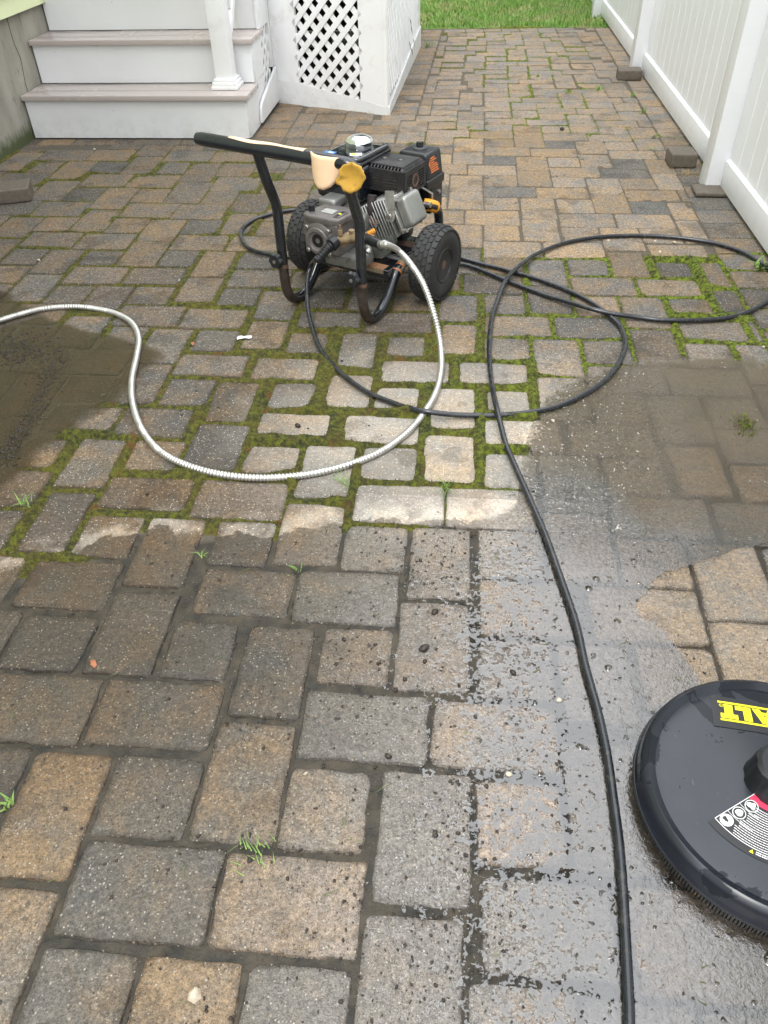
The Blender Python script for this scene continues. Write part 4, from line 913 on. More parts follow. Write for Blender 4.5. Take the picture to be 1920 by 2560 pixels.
M_PUMP = simple('pump_grey_aluminium', (.165, .148, .142), .46, metal=.35, var=.12, vscale=14, bump=.2, bscale=260, dirt=(.10, .085, .075), dscale=14)
M_BRIGHT = simple('bright_metal', (.58, .575, .55), .3, metal=.8, var=.15, vscale=30)
M_SHROUD = simple('grey_green_cowl', (.13, .145, .13), .4, metal=.3, var=.3, vscale=22, dirt=(.03, .03, .028), dscale=14)
M_CHROME = simple('chrome', (.84, .86, .90), .20, metal=1.0, var=.05)
M_BRASS = simple('brass_manifold', (.40, .29, .18), .4, metal=.6, var=.2, vscale=40, dirt=(.12, .085, .05), dscale=30)
M_ORANGE = simple('orange_plastic', (.80, .33, .02), .45, var=.08)
M_VOID = simple('dark_void', (.004, .004, .004), .9)
M_STEEL = simple('galvanised_bolt', (.42, .41, .39), .35, metal=.9, var=.2, vscale=60)
M_RUST = simple('rusted_steel', (.12, .065, .045), .8, var=.4, vscale=30)
def flat(name, col, rough=.4): return simple(name, col, rough, var=.05, vscale=40)
M_WHITE = flat('printed_white', (.75, .75, .74)); M_YEL = flat('printed_yellow', (.93, .88, .01)); M_PINK = flat('printed_red', (.80, .03, .09)); M_LBLUE = flat('printed_blue', (.06, .22, .65)); M_DKLAB = flat('label_black', (.012, .012, .014)); M_KHAKI = flat('label_khaki', (.22, .17, .11)); M_ORPR = flat('printed_orange', (.72, .20, .05)); M_GREYL = flat('label_grey', (.36, .36, .35))

pw = empty('pressure_washer', WO, WA)
tag(pw, 'black wheeled pressure washer with petrol engine and peeling foam handle standing on mossy pavers', 'pressure washer')
SM = math.radians(38)
def part(name, mb, mat, par=pw, sm=SM): return mb.build(name, mat, par, smooth=sm)
TR_ = .0185
for s_ in (1, -1):
    u = .173 * s_
    up_ = [(u, -.125, .592), (u, -.098, .50), (u, -.070, .43), (u, -.056, .385), (u, -.056, .30), (u, -.057, .175)]
    lo = [(u, -.057, .174), (u, -.055, .10), (u, -.042, .055), (u, -.015, .028), (u, .018, .0195), (u, .06, .023), (u, .105, .048), (u, .145, .085), (u, .185, .125), (u, .225, .142), (u, .28, .145), (u, .46, .145), (u, .505, .16), (u, .525, .20), (u, .51, .255), (u, .465, .285), (u * .8, .445, .29), (0, .445, .29)]
    part('handle_tube', MB().tube(smooth_path(up_, .02), TR_, 14), M_FRAME)
    o = MB().tube(smooth_path(lo[:8], .012), TR_ * 1.0, 14, mi=0)
    part('foot_tube', o, M_RUSTY if s_ > 0 else M_FRAME) if False else None
    k = smooth_path(lo, .012)
    cut = [i for i, p in enumerate(k) if p.z < .05 and p.y > -.02][0]
    part('foot_tube', MB().tube(k[:cut + 1], TR_, 14), M_RUSTY)
    part('cradle_tube', MB().tube(k[cut:], TR_ * .995, 14), M_FRAME)
    g = MB().cyl((u, -.0575, .170), (u, -.0565, .182), TR_ * 1.06, 14); part('joint_ring', g, M_RUST)
    # knob with flutes, facing the operator
    g = MB(); c_ = Vector((u - .006 * s_ - .010, -.088, .205)); n = 36; prof = []
    m = Matrix.Translation(c_) @ Matrix.Rotation(math.radians(90), 4, 'X')
    V, F = [], []
    for (rr, zz) in ((.012, -.012), (.022, -.010), (.0275, -.004), (.0275, .008), (.024, .013), (.011, .014)):
        for q in range(n):
            a = 2 * math.pi * q / n; r2 = rr * (1 + (.09 * math.cos(6 * a) if rr > .02 else 0)); V.append(m @ Vector((r2 * math.cos(a), r2 * math.sin(a), zz)))
    for i in range(5):
        for q in range(n): F.append((i * n + q, i * n + (q + 1) % n, (i + 1) * n + (q + 1) % n, (i + 1) * n + q))
    F.append(tuple(5 * n + q for q in range(n))); F.append(tuple(range(n))[::-1]); g.add(V, F)
    kn = part('clamp_knob', g, M_PLAST)
    g = MB().lathe([(.0065, .0142), (.0065, .0165), (.004, .0175), (0.0, .0175)], 12, m); part('bolt', g, M_STEEL, kn)
# handle bar: rounded foam grip lying across, longer on the left
g = MB(); bl = [(x_, -.125, .603) for x_ in np.linspace(-.437, .178, 22)]; rr = [.0225] * 22; rr[0] = .011; rr[1] = .0225
bl.insert(1, (-.430, -.125, .603)); rr.insert(1, .019); bl.insert(0, (-.4405, -.125, .603)); rr.insert(0, .002)
bl += [(.196, -.124, .598), (.206, -.122, .585)]; rr += [.022, .021]
part('foam_grip', g.tube(bl, rr, 20), M_FOAM)
def strip(mb, us, fn, th=.0018):
    """curved flap: fn(u) -> list of points round the bar; thickened outwards"""
    rows = [fn(q) for q in us]; n = len(rows[0]); V = [p for r in rows for p in r]; F = []
    for i in range(len(rows) - 1):
        for j in range(n - 1): F.append((i * n + j, i * n + j + 1, (i + 1) * n + j + 1, (i + 1) * n + j))
    mb.add(V, F)
def arc(u, r, a0, a1, k=8, cy=-.125, cz=.603):
    return [(u, cy + r * math.cos(math.radians(a0 + (a1 - a0) * i / k)), cz + r * math.sin(math.radians(a0 + (a1 - a0) * i / k))) for i in range(k + 1)]
g = MB()   # cream lining showing along the top of the grip
strip(g, np.linspace(-.285, .025, 20), lambda q: arc(q, .0238 + .001 * math.sin(q * 40), 62, 118 + 8 * math.sin(q * 25)))
o = part('torn_lining', g, M_CREAM); md = o.modifiers.new('solid', 'SOLIDIFY'); md.thickness = .002
def flap(name, outl, v, bulge, mat, jag=0.0, cyl=False):
    """torn foam sheet: outline at real depth v in front of the bar, bulging towards the operator"""
    P = [L(a, b, 1, v) for a, b in outl]; N = len(P); Pn = []
    for i in range(N):
        for k in range(3): Pn.append(P[i].lerp(P[(i + 1) % N], k / 3))
    c_ = sum(Pn, Vector()) / len(Pn); V, F = [c_ + Vector((0, -bulge, 0))], []; R = 7; n = len(Pn)
    for r in range(1, R + 1):
        f = r / R
        for i, p in enumerate(Pn):
            q = c_.lerp(p, f * (1 + (jag * mnoise.noise(p * 90) if r == R else 0)))
            w = (abs(q.x - c_.x) / .04) ** 2 if cyl else f * f
            V.append(q + Vector((0, -bulge * (1 - min(1.6, w)) + (.004 if r == R else 0), 0)))
    for i in range(n): F.append((0, 1 + i, 1 + (i + 1) % n))
    for r in range(R - 1):
        for i in range(n): F.append((1 + r * n + i, 1 + (r + 1) * n + i, 1 + (r + 1) * n + (i + 1) % n, 1 + r * n + (i + 1) % n))
    g = MB(); g.add(V, F); o = part(name, g, mat, pw, math.radians(70)); md = o.modifiers.new('solid', 'SOLIDIFY'); md.thickness = .0025; return o
flap('foam_flap', [(769, 380), (771, 402), (775, 428), (778, 442), (786, 459), (799, 470), (814, 473), (829, 467), (840, 454), (847, 436), (848, 412), (843, 398), (815, 388), (790, 383)], -.150, .016, M_CREAM, 0, True)
flap('foam_flap', [(836, 455), (846, 441), (847, 424), (857, 411), (879, 406), (897, 413), (908, 428), (912, 446), (905, 464), (890, 479), (873, 485), (858, 478), (848, 466)], -.160, -.014, M_OCHRE, .10)

# tray under the engine
g = MB(); g.box((0.0, .31, .1405), (.325, .335, .008), .002); g.box((0.0, .146, .128), (.325, .007, .034), .002); g.box((0, .474, .128), (.325, .007, .034), .002)
tray = part('engine_tray', g, M_FRAME)
g = MB(); g.box((.098, .1425, .136), (.085, .0012, .016)); g.box((.098, .165, .1450), (.085, .042, .0012)); part('warning_label', g, M_KHAKI, tray)
g = MB()
for k in range(3): g.box((.098, .147 + k * .016, .1462), (.085, .0022, .0008))
g.box((.0565, .165, .1462), (.003, .042, .0008)); part('label_print', g, M_ORPR, tray)
g = MB(); k_ = [p for p in smooth_path([(.173, .185, .125), (.173, .225, .142), (.173, .255, .145)], .008)]
g.tube(k_, TR_ + .0009, 14, False); part('wrapped_label', g, M_KHAKI, tray)
g = MB()
for f in (.12, .5, .86):
    i = int(f * (len(k_) - 2)); g.tube([k_[i], k_[i] + (k_[i + 1] - k_[i]).normalized() * .0035], TR_ + .0017, 14, False)
part('label_print', g, M_ORPR, tray)
g = MB(); g.box((.118, .275, .1452), (.075, .055, .0012), 0, -.1); part('data_plate', g, M_GREYL, tray)
g = MB(); g.box((.118, .275, .1462), (.060, .006, .0006), 0, -.1); g.box((.118, .29, .1462), (.060, .004, .0006), 0, -.1); part('label_print', g, M_DKLAB, tray)
g = MB(); g.box((.085, .40, .1452), (.13, .05, .0012)); part('data_plate', g, M_RUST, tray)
part('axle', MB().cyl((-.30, .295, .142), (.30, .295, .142), .010, 12), M_FRAME)
for s_ in (1, -1): g = MB(); g.box((.165 * s_, .295, .14), (.02, .045, .05), .004); part('axle_bracket', g, M_FRAME)

# wheels
def wheel(s_):
    c_ = Vector((.28 * s_, .295, .142)); m = Matrix.Translation(c_) @ Matrix.Rotation(math.radians(90 * s_), 4, 'Y')
    w, R = .092, .1425
    prof = [(.060, -w * .40), (.070, -w * .47), (.095, -w * .515), (.116, -w * .50), (.128, -w * .43), (.1345, -w * .33), (.1375, -w * .12), (.138, 0), (.1375, w * .12), (.1345, w * .33), (.128, w * .43), (.116, w * .50), (.095, w * .515), (.070, w * .47), (.060, w * .40)]
    ty = part('tyre', MB().lathe(prof, 56, m), M_RUBBER, pw, math.radians(60))
    g = MB(); n = 30
    for i in range(n):
        a0 = 2 * math.pi * i / n
        for j, (zc, ww, rr, sh) in enumerate(((-.036, .018, .1335, 0), (-.0185, .0165, .1385, .5), (0, .0175, .1395, 0), (.0185, .0165, .1385, .5), (.036, .018, .1335, 0))):
            a = a0 + sh * 2 * math.pi / n; da = 2 * math.pi / n * .455; V = []
            for rad in (rr - .004, rr + .0024):
                for (aa, zz) in ((a - da, zc - ww / 2), (a + da * .75, zc - ww / 2), (a + da * 1.15, zc), (a + da * .75, zc + ww / 2), (a - da, zc + ww / 2), (a - da * .6, zc)):
                    r2 = rad - (abs(zz) > .040) * .006
                    V.append(m @ Vector((r2 * math.cos(aa), r2 * math.sin(aa), zz)))
            g.add(V, [(6, 7, 8, 9, 10, 11)] + [(q, (q + 1) % 6, 6 + (q + 1) % 6, 6 + q) for q in range(6)])
    tag(part('tread_blocks', g, M_RUBBER, ty), kind='stuff')
    g = MB()   # ribs round the shoulder
    for i in range(72):
        a = 2 * math.pi * i / 72
        for zz in (-1, 1):
            g.box(m @ Vector((.1255 * math.cos(a), .1255 * math.sin(a), zz * w * .455)), (.0035, .003, .013), 0, (m.to_3x3() @ Matrix.Rotation(a, 3, 'Z') @ Matrix.Rotation(zz * .9, 3, 'Y')).to_4x4())
    tag(part('shoulder_ribs', g, M_RUBBER, ty), kind='stuff')
    rim = part('rim', MB().lathe([(.062, .036), (.0655, .041), (.063, .044), (.058, .040), (.054, .022), (.050, .012), (.030, .010), (.026, .018), (.0, .018)], 40, m), simple('rim_dark_grey', (.03, .027, .028), .38, metal=.3, var=.3, vscale=30, dirt=(.06, .045, .035)), pw)
    g = MB().lathe([(.0195, .018), (.0195, .034), (.016, .037), (.0, .037)], 20, m); part('hub_cap', g, M_RUST, rim)
    g = MB()
    for k in range(4):
        a = k * math.pi / 2 + .6; g.cyl(m @ Vector((.038 * math.cos(a), .038 * math.sin(a), .010)), m @ Vector((.038 * math.cos(a), .038 * math.sin(a), .019)), .006, 8)
    part('wheel_bolts', g, M_STEEL, rim)
wheel(1); wheel(-1)

# engine block
def bx(name, a, b, mat, bev=.004, par=pw, seg=2): g = MB(); g.box2(a, b, bev, 0, seg); return part(name, g, mat, par)
case = bx('crankcase', (-.125, .155, .148), (.055, .36, .325), M_ALU, .022, pw, 4)
g = MB()
for k in range(4): g.box((-.127 + .01 * k, .152, .17 + .045 * k), (.016, .012, .016), .003)
for (a, b) in ((-.115, .31), (.035, .315), (.045, .17), (-.118, .17)): g.cyl((a, .158, b), (a, .138, b), .0085, 10)
part('case_bolts', g, M_STEEL, case)
# flange between pump and engine, upper arm with bolt as in the picture
g = MB(); g.lathe([(.082, 0), (.082, .014), (.070, .020), (.050, .022)], 32, Matrix.Translation((-.05, .160, .252)) @ Matrix.Rotation(math.radians(90), 4, 'X')); part('mount_flange', g, M_ALU)
g = MB(); g.box((-.105, .20, .345), (.075, .10, .035), .012, None, 0, 3); part('governor_housing', g, M_ALU)
g = MB(); g.tube(smooth_path([(.0, .158, .33), (.035, .15, .295), (.06, .15, .245), (.075, .152, .205)], .01), [.012] * len(smooth_path([(.0, .158, .33), (.035, .15, .295), (.06, .15, .245), (.075, .152, .205)], .01)), 10); part('oil_filler_tube', g, M_BRIGHT)
g = MB(); g.cyl((.072, .150, .207), (.088, .138, .168), .0125, 14); part('drain_plug', g, M_PLAST)
# tilted finned cylinder
ca, sa = math.cos(math.radians(25)), math.sin(math.radians(25)); ax_ = Vector((ca, 0, sa)); pn = Vector((-sa, 0, ca))
RM = Matrix.Rotation(-math.radians(25), 4, 'Y'); cb = Vector((-.03, .27, .238))
part('cylinder', MB().box(cb + ax_ * .13, (.16, .075, .085), .01, RM), M_ALU)
for k in range(10):
    g = MB(); d = .078 + k * .0125; g.box(cb + ax_ * d + Vector((0, -.01, 0)), (.0045, .135, .155 - .003 * abs(k - 4)), .002, RM); part('cooling_fin', g, M_ALU)
part('cylinder_head', MB().box(cb + ax_ * .207, (.016, .125, .125), .004, RM), M_ALU)
g = MB(); g.box(cb + ax_ * .2155, (.006, .135, .132), .002, RM); vcp = part('head_flange', g, M_BRIGHT)
g = MB(); g.box(cb + ax_ * .243, (.050, .112, .112), .020, RM, 0, 4); vc = part('valve_cover', g, simple('valve_cover_alu', (.27, .27, .255), .34, metal=.55, var=.15, vscale=14))
g = MB()
for (p, q) in ((-.058, -.058), (-.058, .056), (.058, -.058), (.058, .056)):
    c_ = cb + ax_ * .22 + Vector((0, p, 0)) + pn * q; g.cyl(c_, c_ + ax_ * .012, .0085, 10)
part('cover_bolts', g, M_STEEL, vc)
# grey cowl below the cylinder
g = MB(); pr_ = [(.02, .18), (.055, .158), (.11, .165), (.15, .20), (.165, .235), (.15, .265), (.105, .232), (.06, .222)]
g.prism([(a, b) for a, b in pr_], 0, .03, .006, Matrix(((1, 0, 0, 0), (0, 0, 1, .185), (0, 1, 0, 0), (0, 0, 0, 1))), 0, 2)
cw = part('cylinder_cowl', g, M_SHROUD)
part('cowl_screw', MB().cyl((.108, .186, .212), (.108, .178, .212), .007, 10), M_STEEL, cw)
bx('fan_housing', (-.135, .362, .16), (.10, .46, .37), M_PLAST, .02)
bx('engine_foot', (-.10, .16, .1455), (.06, .20, .165), M_ALU, .004)
bx('engine_foot', (-.10, .31, .1455), (.06, .35, .165), M_ALU, .004)
# exhaust elbow and bracket
g = MB(); g.tube(smooth_path([(.062, .225, .30), (.058, .205, .335), (.058, .215, .385)], .008), .017, 14); part('exhaust_elbow', g, simple('burnt_exhaust', (.03, .024, .024), .6, var=.4, vscale=30))
g = MB(); g.box((.063, .2, .298), (.062, .010, .030), .006, Matrix.Rotation(.35, 4, 'Y'), 0, 2); part('exhaust_flange', g, M_RUST)
for dx in (-.024, .024): part('exhaust_nut', MB().cyl((.063 + dx, .196, .298 - dx * .35), (.063 + dx, .182, .298 - dx * .35), .0075, 8), M_STEEL)
def quad(mb, pts, th, nrm):
    n = Vector(nrm) * th; P = [Vector(p) for p in pts]; k = len(P)
    mb.add(P + [p + n for p in P], [tuple(range(k)), tuple(range(2 * k - 1, k - 1, -1))] + [(i, k + i, k + (i + 1) % k, (i + 1) % k) for i in range(k)])
g = MB(); tp = [L(962, 478, 1, .205), L(984, 478, 1, .205), L(987, 545, 1, .195), L(982, 556, 1, .195), L(966, 553, 1, .195), L(963, 540, 1, .195)]
quad(g, tp, .004, (0, 1, 0)); br_ = part('muffler_bracket', g, M_BRIGHT)
c_ = L(974, 541, 1, .192); part('bracket_bolt', MB().cyl(c_, c_ + Vector((0, -.010, 0)), .0095, 12), M_STEEL, br_)

# fuel tank with raised rim, cap and stickers
g = MB(); g.box2((-.205, .225, .335), (.0, .475, .462), .028, 0, 5); tank = part('fuel_tank', g, M_TANK)
g = MB(); g.box2((-.198, .232, .455), (-.005, .468, .480), .014, 0, 4); part('tank_top', g, M_TANK, tank)
g = MB(); g.tube(smooth_path([(-.10, .243, .476), (-.04, .243, .482), (-.015, .262, .486), (-.012, .35, .487), (-.012, .44, .487), (-.03, .458, .484)], .01), .011, 10); part('tank_rim', g, M_TANK, tank)
CC = Vector((-.112, .405, 0))
V, F = [], []; n = 48
g = MB()
for rr, zz in ((.040, .474), (.049, .478), (.052, .484), (.052, .502), (.046, .511), (.034, .5175), (.016, .5215), (0.001, .5225)):
    for q in range(n):
        a = 2 * math.pi * q / n; r2 = rr * (1 + (.045 * (abs(((a * 10 / (2 * math.pi)) % 1) - .5) * 2 - .5) if rr > .044 else 0)); V.append(CC + Vector((r2 * math.cos(a), r2 * math.sin(a), zz)))
for i in range(7):
    for q in range(n): F.append((i * n + q, i * n + (q + 1) % n, (i + 1) * n + (q + 1) % n, (i + 1) * n + q))
g.add(V, F); part('fuel_cap', g, M_CHROME, tank, math.radians(28))
g = MB(); g.box((-.172, .292, .4815), (.045, .024, .001), 0, .12); part('sticker', g, M_LBLUE, tank)
g = MB(); g.box((-.168, .292, .4822), (.020, .010, .0008), 0, .12); part('sticker_print', g, M_WHITE, tank)
g = MB(); g.box((-.072, .315, .4815), (.045, .028, .001), 0, .55); part('sticker', g, M_WHITE, tank)
g = MB(); g.box((-.080, .311, .4822), (.018, .018, .0008), 0, .55); part('sticker_print', g, M_YEL, tank)

# muffler behind a slotted guard: side panels are built from bars round dark gaps
gx0, gx1, gy0, gy1, gz0, gz1 = -.03, .148, .292, .455, .362, .462
guard = MB()
guard.box2((gx0 + .016, gy0 + .016, gz1 - .004), (gx1 - .016, gy1 - .016, gz1 + .004), .004, 0, 2)
mg = part('muffler_guard', guard, M_GUARD)
def gbar(a, b, bev=.0015): g = MB(); g.box2(a, b, bev); return part('guard_bar', g, M_GUARD, mg)
# chamfered shoulders with slots
for side in range(4):
    g = MB()
    if side == 0: pts = lambda f, t: (gx0 + (gx1 - gx0) * f, gy0 + .018 * t, gz1 - .012 + .014 * t)
    elif side == 1: pts = lambda f, t: (gx1 - .018 * t, gy0 + (gy1 - gy0) * f, gz1 - .012 + .014 * t)
    elif side == 2: pts = lambda f, t: (gx0 + (gx1 - gx0) * f, gy1 - .018 * t, gz1 - .012 + .014 * t)
    else: pts = lambda f, t: (gx0 + .018 * t, gy0 + (gy1 - gy0) * f, gz1 - .012 + .014 * t)
    n = 25
    for k in range(n):
        f0, f1 = k / n, (k + 1) / n
        solid = (k % 2 == 0) or k < 3 or k > n - 4
        if solid: g.add([pts(f0 * (1) + 0, 0), pts(f1, 0), pts(max(.1, min(.9, f1)), 1), pts(max(.1, min(.9, f0)), 1)], [(0, 1, 2, 3)])
        else:
            for t0, t1 in ((0, .22), (.88, 1)): g.add([pts(f0, t0), pts(f1, t0), pts(max(.1 * t1, min(1 - .1 * t1, f1)), t1), pts(max(.1 * t1, min(1 - .1 * t1, f0)), t1)], [(0, 1, 2, 3)])
    o = part('guard_shoulder', g, M_GUARD, mg); md = o.modifiers.new('solid', 'SOLIDIFY'); md.thickness = .0022
def slotted(origin, du, W, z0, z1, cols, rows):
    """plate in plane through origin along du; cols/rows of horizontal slots"""
    o_ = Vector(origin); du = Vector(du); nn = Vector((-du.y, du.x, 0)) * .0025
    def pl(a, b, c_, d):
        g = MB(); P = [o_ + du * a + Vector((0, 0, c_)), o_ + du * b + Vector((0, 0, c_)), o_ + du * b + Vector((0, 0, d)), o_ + du * a + Vector((0, 0, d))]
        quad(g, P, 1, nn); part('guard_bar', g, M_GUARD, mg)
    pl(0, W, z1 - .020, z1); pl(0, W, z0, z0 + .006)
    xs_ = [0] + [x for c_ in cols for x in c_] + [W]
    for i in range(0, len(xs_), 2): pl(xs_[i], xs_[i + 1], z0 + .006, z1 - .020)
    hh = (z1 - .020 - z0 - .006) / rows
    for c_ in cols:
        for k in range(rows):
            z = z0 + .006 + hh * k; pl(c_[0], c_[1], z, z + hh * .45)
slotted((gx0, gy0, 0), (1, 0, 0), gx1 - gx0, gz0 + .012, gz1 - .010, [(.014, .068), (.078, .146)], 5)
slotted((gx1, gy0, 0), (0, 1, 0), gy1 - gy0, gz0, gz1 - .010, [(.018, .058), (.105, .148)], 7)
slotted((gx0, gy1, 0), (0, -1, 0), gy1 - gy0, gz0 + .012, gz1 - .010, [(.02, .07), (.08, .14)], 5)
g = MB(); g.lathe([(.0235, -.001), (.0235, .002), (.016, .002), (.016, -.012)], 20, Matrix.Translation((gx1, gy0 + .082, gz0 + .042)) @ Matrix.Rotation(math.radians(90), 4, 'Y')); part('exhaust_port', g, M_RUST, mg)
g = MB(); g.box2((gx0 + .018, gy0 + .016, gz0 + .008), (gx1 - .02, gy1 - .016, gz1 - .02), .015, 0, 3); part('muffler', g, simple('muffler_steel', (.24, .22, .20), .55, metal=.4, var=.3, vscale=30))
for (a, b) in ((.02, .37), (.085, .375)): part('guard_screw', MB().cyl((a, b, gz1 + .003), (a, b, gz1 + .007), .007, 10), M_STEEL, mg)

# air cleaner box
g = MB(); bm_ = bmesh.new(); bmesh.ops.create_cube(bm_, size=1); bmesh.ops.scale(bm_, verts=bm_.verts, vec=(.145, .130, .100))
for v in bm_.verts:
    if v.co.z > 0: v.co.x *= .86; v.co.y *= .88
bmesh.ops.bevel(bm_, geom=list(bm_.edges), offset=.016, segments=4, profile=.6, affect='EDGES'); g.bm(bm_, Matrix.Translation((.078, .535, .415)))
ac = part('air_cleaner_cover', g, M_PLAST)
g = MB(); g.box2((.0, .466, .335), (.153, .606, .372), .008, 0, 3); part('cover_skirt', g, M_PLAST, ac)
g = MB(); g.box2((.085, .50, .235), (.148, .60, .345), .01, 0, 3); part('air_cleaner_base', g, M_PLAST)
c_ = L(1098, 478, 0, .15); part('base_bolt', MB().cyl(c_ + Vector((-.02, 0, 0)), c_ + Vector((.004, 0, 0)), .008, 10), M_STEEL)
kc = Vector((.078, .535, .463)); g = MB().lathe([(.030, 0), (.028, .006), (.020, .009), (.016, .010)], 28, Matrix.Translation(kc)); g.box(kc + Vector((0, 0, .018)), (.028, .010, .018), .003, .5); g.cyl(kc + Vector((0, 0, .008)), kc + Vector((0, 0, .016)), .014, 14); part('cover_knob', g, M_PLAST, ac)
# orange printing on the right flank of the cover
def flankpt(a, b): return Vector((.1395 + (.455 - b) * .08 + .0035, .485 + a, b))
g = MB()
for k, (ln, st_) in enumerate(((.032, .012), (.045, .012), (.030, .012), (.05, .012), (.062, .010), (.058, .012), (.062, .014))):
    b = .448 - k * .0085; quad(g, [flankpt(st_, b), flankpt(st_ + ln, b), flankpt(st_ + ln, b - .0045), flankpt(st_, b - .0045)], .0008, (1, 0, 0))
g.add([flankpt(-.002, .428), flankpt(.010, .444), flankpt(.010, .410)], [(0, 1, 2)]); part('printed_warning', g, M_ORPR, ac)
# linkage bits behind the valve cover
g = MB(); g.tube([(.15, .40, .31), (.17, .46, .30), (.155, .50, .29)], .005, 6); g.tube([(.13, .44, .36), (.17, .47, .33), (.17, .47, .29)], .004, 6); g.cyl((.16, .43, .30), (.185, .43, .30), .010, 10); part('carburettor_linkage', g, M_STEEL)
g = MB(); g.box((.06, .47, .32), (.09, .06, .09), .01); part('carburettor', g, M_PLAST)
# orange strap where the cradle tube meets the engine
g = MB(); g.tube(smooth_path([(.173, .492, .272), (.165, .462, .287), (.145, .45, .29)], .006), .0235, 14, False); o = part('orange_strap', g, M_ORANGE); md = o.modifiers.new('solid', 'SOLIDIFY'); md.thickness = .002

# pump
pm = Matrix.Translation((-.062, 0, .262)) @ Matrix.Rotation(math.radians(90), 4, 'X')
g = MB(); g.box2((-.135, .035, .205), (.020, .16, .330), .016, 0, 4); pump = part('pump_body', g, M_PUMP)
g = MB(); g.prism([(-.135, .04), (-.118, .165), (.035, .165), (.022, .04), (-.02, .03), (-.11, .03)], .318, .345, .008, None, 0, 3); part('pump_top', g, M_PUMP, pump)
g = MB().lathe([(.062, -.06), (.062, -.030), (.057, -.026), (.049, -.024), (.049, -.016), (.046, -.013), (.036, -.012), (.034, -.016), (.024, -.020)], 40, pm); part('crank_cover', g, M_PUMP, pump)
g = MB().lathe([(.0245, -.0205), (.0245, -.019), (.010, -.019), (.006, -.030)], 24, pm); part('shaft_seal', g, M_VOID, pump)
for a in (45, 135, 225, 315):
    a = math.radians(a); g = MB().lathe([(.0085, -.032), (.0085, -.020), (.006, -.018), (.0, -.018)], 12, pm @ Matrix.Translation((.066 * math.cos(a), .060 * math.sin(a), 0))); part('socket_screw', g, M_STEEL, pump)
g = MB(); g.cyl((-.118, .075, .34), (-.118, .075, .366), .0125, 16); part('oil_cap', g, M_PLAST, pump)
g = MB(); g.box((-.055, .095, .3465), (.052, .038, .003), .001, .0); part('name_plate', g, M_GREYL, pump)
g = MB(); g.box((-.050, .095, .3485), (.040, .026, .0008)); part('plate_print', g, M_DKLAB, pump) if False else None
g = MB(); g.box((.0, .085, .347), (.026, .060, .003), .001); part('raised_mark', g, M_PUMP, pump)
g = MB()
for dy in (-.018, .016): g.box((.0, .085 + dy, .349), (.012, .018, .001)); 
part('mark_print', g, M_DKLAB, pump)
g = MB(); g.box((.0, .085, .3493), (.010, .008, .001)); part('mark_print', g, M_YEL, pump)
# brass head and fittings in front of the pump, on its right
a0, a1 = L(846, 602, 1, .012), L(905, 592, 1, .035)
g = MB(); g.tube([a0, (a0 + a1) / 2, a1], [.015, .018, .020], 12); g.cyl(a0 + Vector((.012, 0, -.004)), a0 + Vector((.012, .05, 0)), .018, 12)
a2 = L(935, 598, 1, .05); g.tube([a1, a2], [.020, .015], 12); br = part('brass_manifold', g, M_BRASS)
c_ = L(851, 588, 1, .012); g = MB(); g.cyl(c_, c_ + Vector((0, 0, .018)), .0085, 6); g.cyl(c_ + Vector((0, 0, .018)), c_ + Vector((0, 0, .036)), .0045, 8); part('thermal_valve', g, M_BRASS, br)
c_ = L(880, 578, 1, .03); g = MB(); g.cyl(c_ + Vector((0, 0, -.02)), c_ + Vector((0, 0, .004)), .0125, 12); part('port_plug', g, M_BRASS, br)
c0_, c1_ = L(921, 586, 1, .045), L(938, 575, 1, .065); g = MB()
for k in range(4): g.cyl(c0_.lerp(c1_, k / 4), c0_.lerp(c1_, k / 4 + .19), .0105 - .0006 * k, 12)
part('injector_barb', g, M_ORANGE, br)
g = MB(); g.cyl(L(918, 632, 1, .12), L(924, 626, 1, .13), .014, 12); part('drain_bolt', g, M_STEEL)
bx('pump_base', (-.06, .05, .165), (.10, .15, .21), M_ALU, .012)

